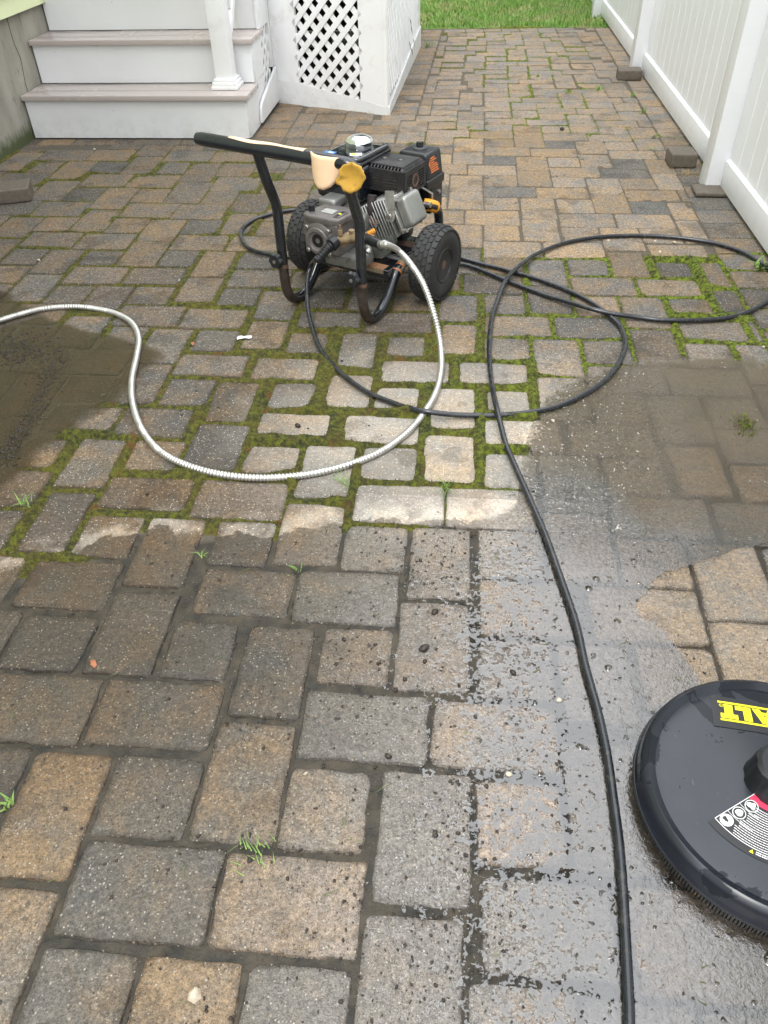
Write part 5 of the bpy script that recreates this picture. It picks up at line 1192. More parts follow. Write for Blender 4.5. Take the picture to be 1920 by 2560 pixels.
# ------------------------------------------------------------------ hoses
M_HOSE = simple('black_rubber_hose', (.012, .014, .019), .25, var=.25, vscale=30, coat=.25, dirt=(.05, .045, .038), dscale=40, coords='pos')
M_HOSES = simple('stainless_corrugated', (.56, .545, .52), .36, metal=.8, var=.1, vscale=40, coords='pos')
hr = .0088
def gp(lst): return [at(a, b, z) for a, b, z in lst]
zb_ = hr + .0035
pA = LW(L(838, 604, 1, -.004)); pB = LW(L(792, 646, 1, -.095))
main = gp([(779, 660, .17), (768, 706, .115), (770, 772, .055), (781, 820, .025), (800, 870, .012)]) + \
  gp([(q[0], q[1], zb_) for q in [(845, 926), (914, 978), (995, 1012)]]) + gp([(1030, 1022, .022), (1070, 1029, .027), (1115, 1035, .019), (1157, 1038, zb_), (1244, 1038, zb_), (1331, 1030, zb_), (1412, 1009, zb_), (1493, 966, zb_), (1539, 920, zb_), (1562, 868, zb_), (1556, 827, zb_), (1535, 800, zb_), (1481, 758, zb_), (1412, 723, zb_), (1331, 694, zb_), (1250, 671, zb_), (1157, 648, zb_),
      (1046, 604, zb_), (988, 577, zb_), (900, 535, zb_), (788, 524, zb_), (712, 528, zb_), (646, 545, zb_), (610, 566, zb_), (602, 588, zb_), (613, 612, zb_), (640, 628, zb_), (700, 640, zb_), (770, 645, zb_), (860, 652, zb_), (960, 655, zb_), (1060, 654, zb_), (1163, 663, zb_), (1261, 700, zb_), (1354, 735, zb_), (1420, 755, .020), (1470, 770, .028), (1530, 784, .022), (1600, 794, zb_), (1654, 800, zb_), (1736, 801, zb_), (1828, 793, zb_), (1892, 769, zb_), (1935, 738, zb_), (1945, 705, zb_), (1925, 675, zb_), (1898, 654, zb_), (1851, 628, zb_), (1782, 607, zb_), (1701, 595, zb_), (1608, 589, zb_), (1504, 592, zb_), (1412, 607, zb_), (1342, 634, .020), (1310, 655, .028), (1284, 677, .030), (1262, 705, .028), (1240, 760, .016), (1229, 798, zb_), (1223, 868, zb_), (1226, 937, .014), (1234, 985, .024), (1243, 1025, .030), (1255, 1076, .022), (1266, 1115, zb_), (1284, 1157, zb_), (1325, 1250, zb_), (1365, 1342, zb_), (1406, 1458, zb_), (1441, 1562, zb_), (1464, 1666, zb_), (1493, 1770, zb_), (1516, 1874, zb_), (1533, 1990, zb_), (1548, 2106, zb_), (1557, 2221, zb_), (1564, 2337, zb_), (1570, 2453, zb_), (1574, 2560, zb_), (1578, 2800, zb_), (1590, 3200, zb_)])
bh = empty('black_hose', (main[20].x, main[20].y, 0)); tag(bh, 'long black rubber pressure hose looping from the pump across the patio', 'hose')
def hpart(name, mb, mat, par, o_): return mb.build(name, mat, par, smooth=math.radians(60))
def shifted(mb, o_): mb.v = [(a - o_.x, b - o_.y, c_ - o_.z) for a, b, c_ in mb.v]; return mb
ho = Vector((main[20].x, main[20].y, 0))
path = smooth_path([pB] + main, .012)
path = [p + Vector((0, 0, .0008 * mnoise.noise(p * 9))) for p in path]
shifted(g := MB().tube(path, hr, 10), ho); g.build('hose_line', M_HOSE, bh, smooth=math.radians(80))
g = MB(); dv = (pB - pA); n = 46; P = [pA + dv * (.16 + .90 * i / n) + Vector((0, 0, -.010 * (i / n) ** 2)) for i in range(n)]
rr = [.0165 - .004 * i / n + .0022 * math.sin(i * 2 * math.pi / 5.2) for i in range(n)]; g.tube(P, rr, 14); shifted(g, ho); g.build('strain_relief', M_PLAST, bh, smooth=math.radians(60))
g = MB(); nn = 20; up_ = dv.normalized().orthogonal().normalized(); sd = dv.normalized().cross(up_); V, F = [], []
for f in (-.06, .0, .02, .22, .25):
    for q in range(40):
        a = 2 * math.pi * q / 40; r = (.0235 if 0 < f < .23 else .019) * (1 + .045 * (q % 4 < 2)); V.append(pA + dv * f + (up_ * math.cos(a) + sd * math.sin(a)) * r)
for i in range(4):
    for q in range(40): F.append((i * 40 + q, i * 40 + (q + 1) % 40, (i + 1) * 40 + (q + 1) % 40, (i + 1) * 40 + q))
F.append(tuple(range(40))[::-1]); F.append(tuple(160 + q for q in range(40))); g.add(V, F); shifted(g, ho); g.build('threaded_collar', M_PLAST, bh, smooth=math.radians(30))

sr = .0105; z0 = sr + .001
q0, q1 = LW(L(908, 594, 1, .030)), LW(L(951, 611, 1, -.01)); q2 = LW(L(968, 612, 1, -.02))
silver = [q1, q2] + gp([(997, 628, .255), (1030, 665, .250), (1059, 712, .215), (1082, 775, .150), (1098, 840, .080), (1104, 900, .030)]) + gp([(1100, 945, z0), (1090, 980, z0), (1070, 1018, z0), (1030, 1070, z0), (972, 1117, z0), (902, 1151, z0), (810, 1178, z0), (717, 1192, z0), (625, 1194, z0), (532, 1182, z0), (451, 1157, z0), (393, 1122, z0), (353, 1070, z0), (332, 1007, z0), (330, 949, z0), (342, 891, z0), (347, 845, z0), (330, 808, z0), (289, 784, z0), (231, 771, z0), (174, 767, z0), (104, 773, z0), (46, 787, z0), (0, 801, z0), (-60, 820, z0), (-160, 850, z0)])
so = Vector((silver[14].x, silver[14].y, 0))
sh = empty('metal_hose', so); tag(sh, 'silver corrugated metal water hose winding from the pump to the left edge', 'hose')
sp = smooth_path(silver, .0013)
acc = 0; keep = [sp[0]]; 
for a, b in zip(sp[:-1], sp[1:]):
    acc += (b - a).length
    if acc >= .00135: keep.append(b); acc = 0
rr = [sr * (1 + .10 * (1 if (i % 4) < 2 else -1)) for i in range(len(keep))]
shifted(g := MB().tube(keep, rr, 8), so); g.build('hose_line', M_HOSES, sh, smooth=math.radians(80))
g = MB(); dd = (q1 - q0); g.tube([q0, q0 + dd * .15, q0 + dd * .5, q0 + dd * .9, q0 + dd * 1.0], [.015, .0185, .0175, .0155, .012], 16); shifted(g, so); g.build('hose_coupling', M_PLAST, sh, smooth=SM)
g = MB(); g.tube([keep[0], keep[14]], [.0135, .0135], 14); g.tube([keep[14], keep[22]], [.0145, .0145], 14); shifted(g, so); g.build('ferrule', M_BRIGHT, sh, smooth=SM)

# ------------------------------------------------------------------ surface cleaner
SC = Vector((.617, .767, 0)); SR = .245
sc = empty('surface_cleaner', SC); tag(sc, 'round black surface cleaner disc with yellow lettering sitting in the puddle at the right edge', 'surface cleaner')
def shroud_mat():
    t = NT('wet_black_shroud'); vec = t.objc()
    n = t.noise(9, 5, .6, vec); f = t.noise(260, 4, .75, vec); m = t.new('ShaderNodeMapping'); m.inputs['Scale'].default_value = (220, 50, 50); m.inputs['Rotation'].default_value = (0, 0, .5); t.l.new(vec, m.inputs[0])
    sc_ = t.noise(1, 2, .5, m.outputs[0]); puddle = t.rng(t.noise(6.5, 5, .6, vec, .9), .555, .565)
    scr = t.rng(sc_, .70, .74)
    base = t.mix(t.rng(n, .3, .7), (.007, .009, .014), (.015, .018, .027)); base = t.mix(t.math('MULTIPLY', scr, .6), base, (.06, .065, .075)); base = t.mix(t.rng(f, .62, .8), base, (.05, .054, .062))
    base = t.mix(puddle, base, (.013, .015, .020))
    return t.fin(Base_Color=base, Roughness=t.mixf(puddle, .30, .10), Normal=t.bump(t.math('ADD', f, sc_), .10, .0006), Specular_IOR_Level=t.mixf(puddle, .5, .2), Coat_Weight=t.mixf(puddle, .12, .0), Coat_Roughness=t.mixf(puddle, .22, .03))
M_SHR = shroud_mat()
def topz(r): return .0885 - .018 * max(0, (r - .05)) / .16 - (max(0, r - .205) * .4)
prof = [(.217, .012), (.2215, .016), (.2265, .020), (.2285, .024), (.2285, .034), (.2265, .037), (.2255, .041), (.2240, .055), (.2225, .064), (.2190, .0705), (.2120, .0742)]
prof = [(a * 1.072, b) for a, b in prof]
prof += [(r, topz(r)) for r in (.214, .200, .17, .13, .09, .05)]
shd = MB().lathe(prof, 128).build('shroud', M_SHR, sc, smooth=math.radians(50))
g = MB().lathe([(.2463, .0265), (.2478, .0285), (.2478, .0305), (.2463, .0325)], 128); g.build('rim_bead', M_PLAST, sc, smooth=math.radians(50))
g = MB()
for k in range(260):
    a = 2 * math.pi * k / 260; l_ = random.uniform(.0, .003)
    g.box((.2385 * math.cos(a), .2385 * math.sin(a), .0085), (.006, .0038, .019 - l_), .0, a)
tag(g.build('brush_skirt', simple('brush_bristle', (.014, .013, .012), .5, dirt=(.09, .06, .03), dscale=60), sc), kind='stuff')
g = MB(); V = []; F = []; n = 48
for rr, zz in ((.056, .086), (.0535, .092), (.050, .125), (.047, .138), (.040, .143), (.001, .143)):
    for q in range(n):
        a = 2 * math.pi * q / n; r2 = rr * (1 + (.02 if (q % 6) < 4 else -.02) * (.045 < rr)); V.append((r2 * math.cos(a) - .010, r2 * math.sin(a), zz))
for i in range(5):
    for q in range(n): F.append((i * n + q, i * n + (q + 1) % n, (i + 1) * n + (q + 1) % n, (i + 1) * n + q))
g.add(V, F); hb = g.build('hub', M_PLAST, sc, smooth=math.radians(30))
g = MB().lathe([(.020, .143), (.020, .165), (.013, .168), (.013, .20), (.0, .20)], 24, Matrix.Translation((-.01, 0, 0))); g.build('swivel_fitting', M_BRIGHT, hb, smooth=SM)
E1, E2 = Vector((.988, -.154, 0)), Vector((-.154, -.988, 0)); LO = Vector((.548, .944, 0)) - SC
def decal(name, polys, mat, dz, par=None, sub=6):
    g = MB()
    for poly in polys:
        P = [LO + E1 * a + E2 * b for a, b in poly]; g.add([(p.x, p.y, topz(math.hypot(p.x, p.y)) + dz) for p in P], [tuple(range(len(P)))])
    return g.build(name, mat, par or shd)
def rect(a, b, c_, d, n=14): return [(a + (c_ - a) * i / n, b) for i in range(n + 1)] + [(c_ - (c_ - a) * i / n, d) for i in range(n + 1)]
plate = [rect(-.012 + .0195 * k, -.012, -.012 + .0195 * (k + 1) + .0000, .064, 2) for k in range(11)]
decal('logo_plate', plate, M_DKLAB, .0012)
bars = []
for k in range(10): bars += [rect(.0 + .0198 * k, .0, .0198 * (k + 1), .0045, 2), rect(.0 + .0198 * k + .0018, .0435, .0198 * (k + 1) + .0018, .048, 2)]
decal('logo_bar', bars, M_YEL, .0018)
T_ = [[(.0105, .0068), (.0265, .0068), (.0262, .0300), (.0345, .0300), (.0345, .0412), (.0030, .0412), (.0030, .0300), (.0108, .0300)]]
L_ = [[(.0310, .0068), (.0590, .0068), (.0605, .0412), (.0455, .0412), (.0448, .0172), (.0310, .0172)]]
A_ = [[(.0620, .0068), (.0765, .0068), (.0795, .0150), (.0870, .0150), (.0765, .0412), (.0700, .0300)]]
A1 = [(.0618, .0068), (.0768, .0068), (.0790, .0130), (.0885, .0130), (.0885, .0068), (.1000, .0068), (.1000, .0412), (.0790, .0412)]
def letter(name, polys): decal(name, polys, M_YEL, .0018)
letter('letter_t', T_); letter('letter_l', L_)
letter('letter_a', [[(.0618, .0068), (.0760, .0068), (.0790, .0130), (.0822, .0200), (.0838, .0270), (.0838, .0412), (.0775, .0412)], [(.0790, .0130), (.0880, .0130), (.0858, .0200), (.0822, .0200)], [(.0858, .0200), (.0880, .0130), (.0905, .0068), (.1035, .0068), (.0905, .0412), (.0838, .0412), (.0838, .0270)]])
letter('letter_w', [[(.1100, .0068), (.1190, .0068), (.1225, .0250), (.1260, .0068), (.1350, .0068), (.1460, .0412), (.1360, .0412), (.1305, .0200), (.1270, .0412), (.1180, .0412), (.1145, .0200), (.1110, .0412), (.1000, .0412)]])
letter('letter_e', [[(.1490, .0068), (.1720, .0068), (.1720, .0412), (.1500, .0412), (.1500, .0320), (.1620, .0320), (.1620, .0285), (.1510, .0285), (.1510, .0200), (.1620, .0200), (.1620, .0165), (.1490, .0165)]])
letter('letter_d', [[(.1810, .0068), (.1990, .0068), (.1990, .0412), (.1810, .0412), (.1750, .0360), (.1750, .0120)]])
rg = [(.0062 + .0036 * math.cos(a), .0100 + .0036 * math.sin(a)) for a in np.linspace(0, 2 * math.pi, 18)[:-1]]
def ringpoly(cx_, cy_, r0, r1, n=18):
    out = []
    for k in range(n):
        a, b = 2 * math.pi * k / n, 2 * math.pi * (k + 1) / n
        out.append([(cx_ + r0 * math.cos(a), cy_ + r0 * math.sin(a)), (cx_ + r1 * math.cos(a), cy_ + r1 * math.sin(a)), (cx_ + r1 * math.cos(b), cy_ + r1 * math.sin(b)), (cx_ + r0 * math.cos(b), cy_ + r0 * math.sin(b))])
    return out
decal('registered_mark', ringpoly(.0058, .0105, .0030, .0038) + [[(.0049, .0088), (.0056, .0088), (.0056, .0122), (.0049, .0122)], [(.0056, .0108), (.0068, .0122), (.0060, .0122), (.0056, .0115)]], M_YEL, .0018)
# curved warning label
def pol(r, a, dz): a = math.radians(a); x_, y_ = r * math.cos(a) - .012, r * math.sin(a); return (x_, y_, topz(math.hypot(x_, y_)) + dz)
def sector(name, r0, r1, a0, a1, mat, dz, mb=None, n=None):
    g = mb or MB(); n = n or max(1, int(abs(a1 - a0) / 3)); m_ = max(1, int((r1 - r0) / .02))
    for i in range(n):
        for j in range(m_):
            b0, b1 = a0 + (a1 - a0) * i / n, a0 + (a1 - a0) * (i + 1) / n; c0, c1 = r0 + (r1 - r0) * j / m_, r0 + (r1 - r0) * (j + 1) / m_
            g.add([pol(c0, b0, dz), pol(c1, b0, dz), pol(c1, b1, dz), pol(c0, b1, dz)], [(0, 1, 2, 3)])
    if mb is None: return g.build(name, mat, shd)
A0, A1_ = -149.0, -20.0
sector('label_field', .050, .153, A0, A1_, M_DKLAB, .0012)
sector('label_red_band', .0525, .0645, A0 + 2.0, A1_, M_PINK, .0020)
g = MB(); sector('', .0500, .0515, A0, A1_, None, .0020, g); sector('', .1385, .1398, A0, A1_, None, .0020, g)
for r0 in np.arange(.05, .138, .008): sector('', r0, r0 + .008, A0, A0 + .065 / r0 , None, .0020, g, 1)
for r0 in (.0850, .1115): sector('', r0, r0 + .0009, A0, A0 + 999 / 40, None, .0020, g)
g.build('label_border', M_WHITE, shd)
g = MB(); random.seed(12)
for k, r in enumerate(np.arange(.0700, .1360, .0043)):
    a = A0 + (17 if k < 4 else 14 if k < 9 else 12) + (k % 4) * .8; end = A1_ - random.uniform(0, 12)
    while a < end:
        w = random.uniform(1.2, 4.0) * .09 / r; sector('', r, r + .0014, a, a + w, None, .0022, g, 1); a += w + .35
for k in range(2): 
    a = -117.0
    while a < -60: w = random.uniform(1.5, 4); sector('', .1425 + k * .0035, .1442 + k * .0035, a, a + w, None, .0022, g, 1); a += w + .4
tag(g.build('label_text', M_WHITE, shd), kind='stuff')
g = MB(); g.add([pol(.1425, -119.5, .0022), pol(.1485, -118.3, .0022), pol(.1485, -121.0, .0022)], [(0, 1, 2)]); g.build('warning_triangle', M_YEL, shd)
for i, (r, a) in enumerate(((.126, -143.2), (.0995, -141.2), (.0735, -137.5))):
    a_ = math.radians(a); cx_, cy_ = r * math.cos(a_) - .012, r * math.sin(a_); R2 = .0112
    g = MB()
    def P3(x, y, dz=.0024): return (cx_ + x, cy_ + y, topz(math.hypot(cx_ + x, cy_ + y)) + dz)
    if i == 0: g.add([P3(R2 * math.cos(t_), R2 * math.sin(t_)) for t_ in np.linspace(0, 2 * math.pi, 24)[:-1]], [tuple(range(23))])
    else:
        for k in range(24):
            b0, b1 = 2 * math.pi * k / 24, 2 * math.pi * (k + 1) / 24
            g.add([P3(R2 * math.cos(b0), R2 * math.sin(b0)), P3(R2 * math.cos(b1), R2 * math.sin(b1)), P3(R2 * .88 * math.cos(b1), R2 * .88 * math.sin(b1)), P3(R2 * .88 * math.cos(b0), R2 * .88 * math.sin(b0))], [(0, 1, 2, 3)])
    o = g.build('hazard_pictogram', M_WHITE, shd)
    g = MB()
    if i == 0:
        for f in (-.5, -.25, 0, .25, .5):
            dx, dy = math.cos(2.2 + f), math.sin(2.2 + f)
            g.add([P3(-.002 * dy, .002 * dx, .003), P3(.002 * dy, -.002 * dx, .003), P3(dx * .0075 + .0006 * dy, dy * .0075 - .0006 * dx, .003), P3(dx * .0075 - .0006 * dy, dy * .0075 + .0006 * dx, .003)], [(0, 1, 2, 3)])
        g.add([P3(.003, -.001, .003), P3(.001, -.004, .003), P3(-.004, -.001, .003), P3(-.001, .003, .003)], [(0, 1, 2, 3)]); g.build('pictogram_mark', M_DKLAB, o)
    else:
        cs_ = ((0, 0, .0065),) if i == 1 else ((-.003, .002, .0048), (.003, .001, .0042), (.001, -.004, .0038))
        for (ax, ay, ar) in cs_: g.add([P3(ax + ar * math.cos(t_) * (1 + .15 * math.sin(3 * t_)), ay + ar * math.sin(t_), .003) for t_ in np.linspace(0, 2 * math.pi, 18)[:-1]], [tuple(range(17))])
        g.build('pictogram_mark', M_WHITE, o)

# ------------------------------------------------------------------ weeds, debris, pebbles
random.seed(5)
M_WEED = blade_mat('weed_leaf', (.10, .20, .03), (.22, .34, .07), (.16, .25, .05))
def weed(px, py, n, h, spread, label, z=0.0, w=.006):
    p = at(px, py); g = MB()
    for k in range(n):
        a = random.uniform(0, 6.28); blade(g, random.gauss(0, spread * .2), random.gauss(0, spread * .2), h * random.uniform(.5, 1.1), w * random.uniform(.6, 1.3), spread * random.uniform(.4, 1.2), a, z, 3)
    o = g.build('weed', M_WEED, None); o.location = p; return tag(o, label, 'weed', 'weeds in the joints')
weed(1805, 448, 26, .10, .09, 'leafy green weed at the foot of the nearer fence post', w=.011)
weed(1495, 225, 14, .05, .05, 'small green tuft left of the farther loose stone')
weed(1583, 243, 12, .05, .04, 'small green tuft in the joint below the farther loose stone')
weed(1608, 283, 12, .05, .05, 'small pale green tuft in the strip joint along the fence')
weed(1070, 118, 16, .08, .08, 'spiky green weed at the far corner of the lattice deck')
weed(1172, 320, 10, .03, .025, 'tiny green sprout right of the engine, in a dark joint')
weed(1345, 192, 8, .03, .03, 'tiny yellow-green sprout in the middle of the alley')
weed(1900, 672, 18, .06, .07, 'green weed at the right edge beside the fence foot', w=.012)
weed(1108, 1225, 16, .035, .05, 'pale grass tuft lying between two pale pavers above the hose loop', w=.003)
weed(862, 1210, 16, .035, .05, 'pale grass tuft below the silver hose', w=.003)
weed(65, 1262, 12, .03, .04, 'pale grass sprout at the left edge on mossy joint', w=.004)
weed(505, 1390, 8, .02, .025, 'tiny pale sprout on the wide mossy joint left of centre', w=.003)
weed(750, 1420, 10, .02, .03, 'small green sprout in the wet joint in the middle', w=.004)
weed(1635, 345, 10, .04, .04, 'thin green sprout against the fence foot')
weed(1625, 375, 8, .02, .035, 'low green leaves on the grey pavers beside the nearer loose stone')
weed(20, 2010, 8, .02, .03, 'yellowish sprout at the left edge low in the picture')
def wad(px, py, label, n=22):
    p = at(px, py); g = MB()
    for k in range(n): blade(g, random.gauss(0, .018), random.gauss(0, .022), random.uniform(.003, .009), .0022, random.uniform(.015, .04), random.gauss(2.2, .35), .002, 2)
    o = g.build('grass_wad', M_WEED, None); o.location = p; return tag(o, label, 'grass wad')
wad(640, 2135, 'wad of cut wet grass lying across a joint near the bottom')
def drywad():
    p = at(1722, 437); g = MB()
    for k in range(70): blade(g, random.gauss(0, .035), random.gauss(0, .03), random.uniform(.004, .03), .003, random.uniform(.01, .05), random.uniform(0, 6.28), .003, 2)
    o = g.build('dry_grass', simple('dry_straw', (.34, .25, .11), .8), None); o.location = p; tag(o, 'dry straw and leaf litter beside the nearer loose stone', 'leaf litter')
drywad()
M_MUD = simple('mud_clod', (.028, .020, .014), .45, var=.4, vscale=60, bump=.6, bscale=300, bdist=.002, coords='pos')
M_STONE = simple('pale_pebble', (.50, .42, .32), .7, var=.3, vscale=60, coords='pos')
def clod(g, p, r, flatn=.6, mi=0):
    bm_ = bmesh.new(); bmesh.ops.create_icosphere(bm_, subdivisions=1, radius=r)
    sd_ = random.random() * 90
    for v in bm_.verts: v.co *= 1 + .45 * mnoise.noise(v.co / r * 1.3 + Vector((sd_, 0, 0)))
    g.bm(bm_, Matrix.Translation((p.x, p.y, r * flatn * .55)) @ Matrix.Rotation(random.random() * 6, 4, 'Z') @ Matrix.Diagonal((1, random.uniform(.5, 1), flatn, 1)), mi)
g = MB()
wf = lambda x: float(np.interp(x, [p[0] for p in WETC], [p[1] for p in WETC]))
for k in range(5200):
    x = random.gauss(.12, .24) if random.random() < .75 else random.uniform(-1, 1); y = random.uniform(.28, 1.5)
    if y > wf(x) or math.hypot(x - SC.x, y - SC.y) < SR + .004: continue
    if mnoise.noise(Vector((x * 7, y * 7, 4))) + random.uniform(-.35, .35) < -.08: continue
    clod(g, Vector((x, y, 0)), random.choice([.0007, .0010, .0014, .0018, .0024, .0034]) * random.uniform(.7, 1.3), .7)
for k in range(3200):   # debris bank in the left puddle
    t_ = random.random(); 
    if random.random() < .5: cpt = at(random.gauss(60, 60) , random.gauss(880, 25))
    else: f = random.random(); cpt = at(150 - 140 * f + random.gauss(0, 14), 900 + 260 * f + random.gauss(0, 8))
    clod(g, cpt, min(.006, .0011 * math.exp(abs(random.gauss(0, .8)))), .8)
for k in range(170):
    c0 = random.choice(((1030, 1600), (1080, 1390), (1300, 1800), (1150, 2050), (900, 1700), (1250, 2250), (650, 2150), (760, 1850), (1380, 2050), (450, 1480), (860, 1020), (420, 1040)))
    p = at(c0[0] + random.gauss(0, 90), c0[1] + random.gauss(0, 70)); clod(g, p, random.uniform(.0022, .0062), random.uniform(.4, .8))
tag(g.build('mud_crumbs', M_MUD, smooth=math.radians(60)), 'dark mud crumbs scattered over the wet pavers and puddles', 'mud', kind='stuff')
for px_, py_, r, lb in ((1015, 1625, .010, 'rounded dark mud lump, upper one on the pavers left of the hose'), (1010 + 5, 0, 0, ''),):
    if r <= 0: continue
for px_, py_, r, lb in ((1087, 1532, .011, 'dark mud lump on a wet paver, higher of the three left of the hose'), (1060, 1623, .013, 'largest dark mud lump on a wet paver left of the hose'), (1062, 1655, .007, 'small dark mud lump just below the largest one'), (1283, 1683, .009, 'oblong dark mud lump close to the left of the hose'), (970, 1893, .010, 'dark mud lump at the edge of a paver below centre'), (700, 1255, .004, ''), (745, 1067, .012, 'dark mud lump on a mossy paver above the silver hose'), (1405, 325, .018, 'dark chip lying in the tan part of the patio')):
    if not lb: continue
    q = at(px_, py_); g = MB(); clod(g, Vector((0, 0, 0)), r, .7); o = g.build('mud_lump', M_MUD, None, smooth=math.radians(60)); o.location = q; tag(o, lb, 'mud lump', 'mud lumps')
for px_, py_, r, lb in ((487, 2490, .0115, 'pale stone lying on the tan paver at the bottom edge'), (1272, 1938, .008, 'cream pebble in the joint left of the hose'), (1398, 1752, .007, 'rusty orange pebble in the shallow water left of the hose'), (765, 2135 - 200, .006, 'cream pebble on the dark paver below centre'), (1382, 1054, .008, 'cream pebble at the left edge of the puddle'), (1686, 608, .010, 'tan pebble on the patio under the far hose loop'), (1637, 605, .008, 'white pebble on the patio under the far hose loop'), (1650, 630, .007, 'small white pebble nearest the mossy joint under the far hose loop'), (98, 652, .009, 'cream pebble on the left pavers above the silver hose'), (236, 375, .010, 'white pebble in the joint in front of the steps'), (1520, 603, .009, 'pale pebble beside the mossy joint under the hose'), (448, 702, .007, 'tan pebble on the left pavers, right of the tall stone'), (1908, 869, .007, 'tan pebble at the far right edge above the puddle')):
    q = at(px_, py_); g = MB(); clod(g, Vector((0, 0, 0)), r, .7); o = g.build('pebble', M_STONE, None, smooth=math.radians(60)); o.location = q; tag(o, lb, 'pebble', 'pebbles')
# grit lying in the near joints
bv = np.empty(len(me_bed.vertices) * 3, np.float32); me_bed.vertices.foreach_get('co', bv); bv = bv.reshape(-1, 3); bv = bv[(bv[:, 1] < 1.9) & (bv[:, 2] > -.011)]
g = MB(); rs2 = np.random.RandomState(4)
for q in bv[rs2.choice(len(bv), min(len(bv), 7000), replace=False)]:
    r = rs2.uniform(.0006, .0022); bm_ = bmesh.new(); bmesh.ops.create_icosphere(bm_, subdivisions=1, radius=r)
    g.bm(bm_, Matrix.Translation((q[0] + rs2.uniform(-.005, .005), q[1] + rs2.uniform(-.004, .004), q[2] + r * .4)) @ Matrix.Rotation(rs2.rand() * 6, 4, (.3, .5, .8)) @ Matrix.Diagonal((1, .7, .8, 1)))
t_g = NT('joint_grit'); rr_ = t_g.new('ShaderNodeNewGeometry').outputs['Random Per Island']
o = g.build('joint_grit', t_g.fin(Base_Color=t_g.mix(t_g.math('POWER', rr_, 2.5), (.03, .024, .015), (.30, .26, .2)), Roughness=.5), patio); tag(o, kind='stuff')
# foam and bubbles where the dirty water meets dry stone, plus stand-in ripple glints
def foam_glint_mat():
    t = NT('foam_and_glints'); n = t.noise(300, 2); return t.fin(Base_Color=t.mix(n, (.55, .53, .47), (.82, .81, .76)), Roughness=.25, Alpha=.8)
g = MB()
for k in range(620):
    if random.random() < .55: f = random.random(); px_ = 1320 + 560 * f; py_ = 960 - 120 * min(1, f * 2.6) + 40 * math.sin(f * 9) + random.gauss(0, 18)
    else: px_ = random.gauss(1440, 90); py_ = random.uniform(900, 1330)  # scattered white flecks stand in for sky glints on the ripples
    q = at(px_, py_)
    if q.x < .22 or q.y > wf(q.x) - .02: continue
    r = random.uniform(.0009, .0028) if random.random() < .985 else random.uniform(.004, .008)
    for j in range(1 if r < .004 else 9):
        rr_ = r if r < .004 else r * .35; bm_ = bmesh.new(); bmesh.ops.create_icosphere(bm_, subdivisions=1, radius=rr_)
        g.bm(bm_, Matrix.Translation((q.x + random.gauss(0, r * .7) * (j > 0), q.y + random.gauss(0, r * .7) * (j > 0), .0035)) @ Matrix.Rotation(random.random() * 3, 4, 'Z') @ Matrix.Diagonal((random.uniform(1, 2.4), .7, .45, 1)))
tag(g.build('foam_and_glints', foam_glint_mat(), smooth=math.radians(80)), 'white foam flecks, bubbles and added ripple glints on the muddy puddle at right', 'foam', kind='stuff')
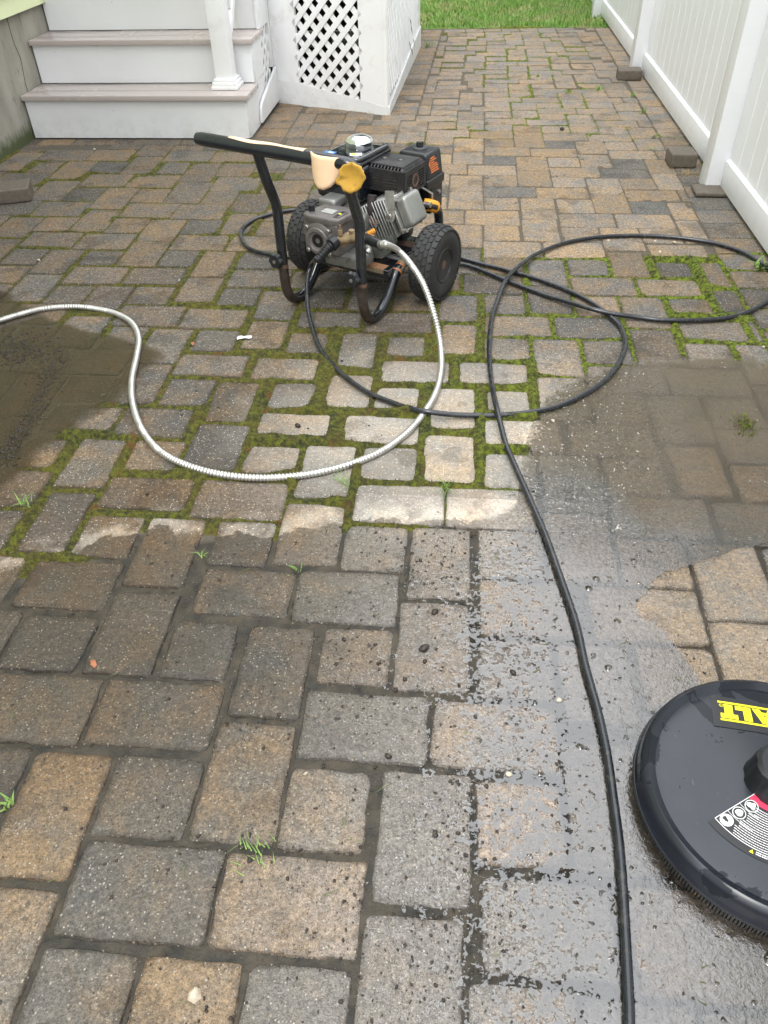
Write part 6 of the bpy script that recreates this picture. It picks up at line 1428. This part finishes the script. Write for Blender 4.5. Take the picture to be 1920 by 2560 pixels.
# a scrap of white tissue and an orange leaf bit
g = MB(); P = at(612, 846)
V = []
for i in range(7):
    for j in range(4): V.append((-.028 + .009 * i, -.010 + .006 * j + .004 * math.sin(i), .004 + .004 * abs(mnoise.noise(Vector((i * .9, j * .9, 2)))) * 2))
g.add(V, [(i * 4 + j, i * 4 + j + 1, (i + 1) * 4 + j + 1, (i + 1) * 4 + j) for i in range(6) for j in range(3)])
o = g.build('tissue_scrap', M_WHITE, None); o.location = P; o.rotation_euler = (0, 0, .3); tag(o, 'crumpled scrap of white tissue on a paver left of the washer', 'tissue')
for px_, py_, lb in ((482, 866, 'small orange leaf on the moss left of the washer'), (237, 1673, 'small rusty orange leaf on the wet pavers at left'), ):
    g = MB(); V = [(0, 0, .004), (.012, .006, .007), (.026, .003, .005), (.018, -.006, .008), (.006, -.007, .004)]; g.add(V, [(0, 1, 2, 3, 4)])
    o = g.build('leaf_bit', simple('orange_leaf', (.30, .11, .045), .6), None); o.location = at(px_, py_); o.rotation_euler = (0, 0, random.random() * 6); tag(o, lb, 'leaf')
# twigs and cut grass on the wet stones
g = MB()
for k in range(70):
    x = random.uniform(-1.0, 1.0); y = random.uniform(.3, 1.55)
    if y > wf(x): continue
    if math.hypot(x - SC.x, y - SC.y) < SR + .02: continue
    blade(g, x, y, .003, random.uniform(.0012, .003), random.uniform(.01, .035), random.uniform(0, 6.28), .004, 2)
for k in range(120):
    x = random.uniform(-2.0, 1.1); y = random.uniform(1.6, 4.5); blade(g, x, y, .004, random.uniform(.0015, .003), random.uniform(.01, .03), random.uniform(0, 6.28), .003, 2)
tag(g.build('grass_clippings', simple('wet_clipping', (.10, .12, .035), .6, coords='pos', var=.5, vscale=9)), 'loose grass clippings strewn over the pavers', 'clippings', kind='stuff')
for px_, py_, sx_, lb in ((1860, 1065, .05, 'clump of moss and roots lying in the muddy puddle at right'),):
    g = MB()
    for k in range(120): blade(g, random.gauss(0, .018), random.gauss(0, .03), random.uniform(.005, .02), .0025, random.uniform(.004, .015), random.uniform(0, 6.28), .004, 2)
    for k in range(14): clod(g, Vector((random.gauss(0, .014), random.gauss(0, .024), 0)), .006, .8)
    o = g.build('moss_clump', M_MOSS, None); o.location = at(px_, py_); tag(o, lb, 'moss clump', kind='stuff')
# ivy leaves poking through the side lattice
g = MB()
iv = empty('ivy_sprig', (-.42, 6.9, .0)); tag(iv, 'sprig of dark ivy leaves poking through the side lattice of the deck', 'ivy')
for (px_, py_) in ((1020, 58), (1022, 76), (1018, 115), (1028, 106), (1023, 130)):
    d = ray(px_, py_); t_ = (-.413) / d.x; p = Vector((0, 0, CAM_H)) + d * t_ + Vector((.012, 0, 0)) - Vector((-.42, 6.9, 0))
    g = MB(); V = [(p.x, p.y, p.z + .03), (p.x + .01, p.y - .03, p.z + .005), (p.x + .015, p.y, p.z - .035), (p.x + .01, p.y + .03, p.z + .005)]; g.add(V, [(0, 1, 2, 3)]); g.build('leaf', simple('ivy_leaf', (.03, .06, .04), .4), iv)
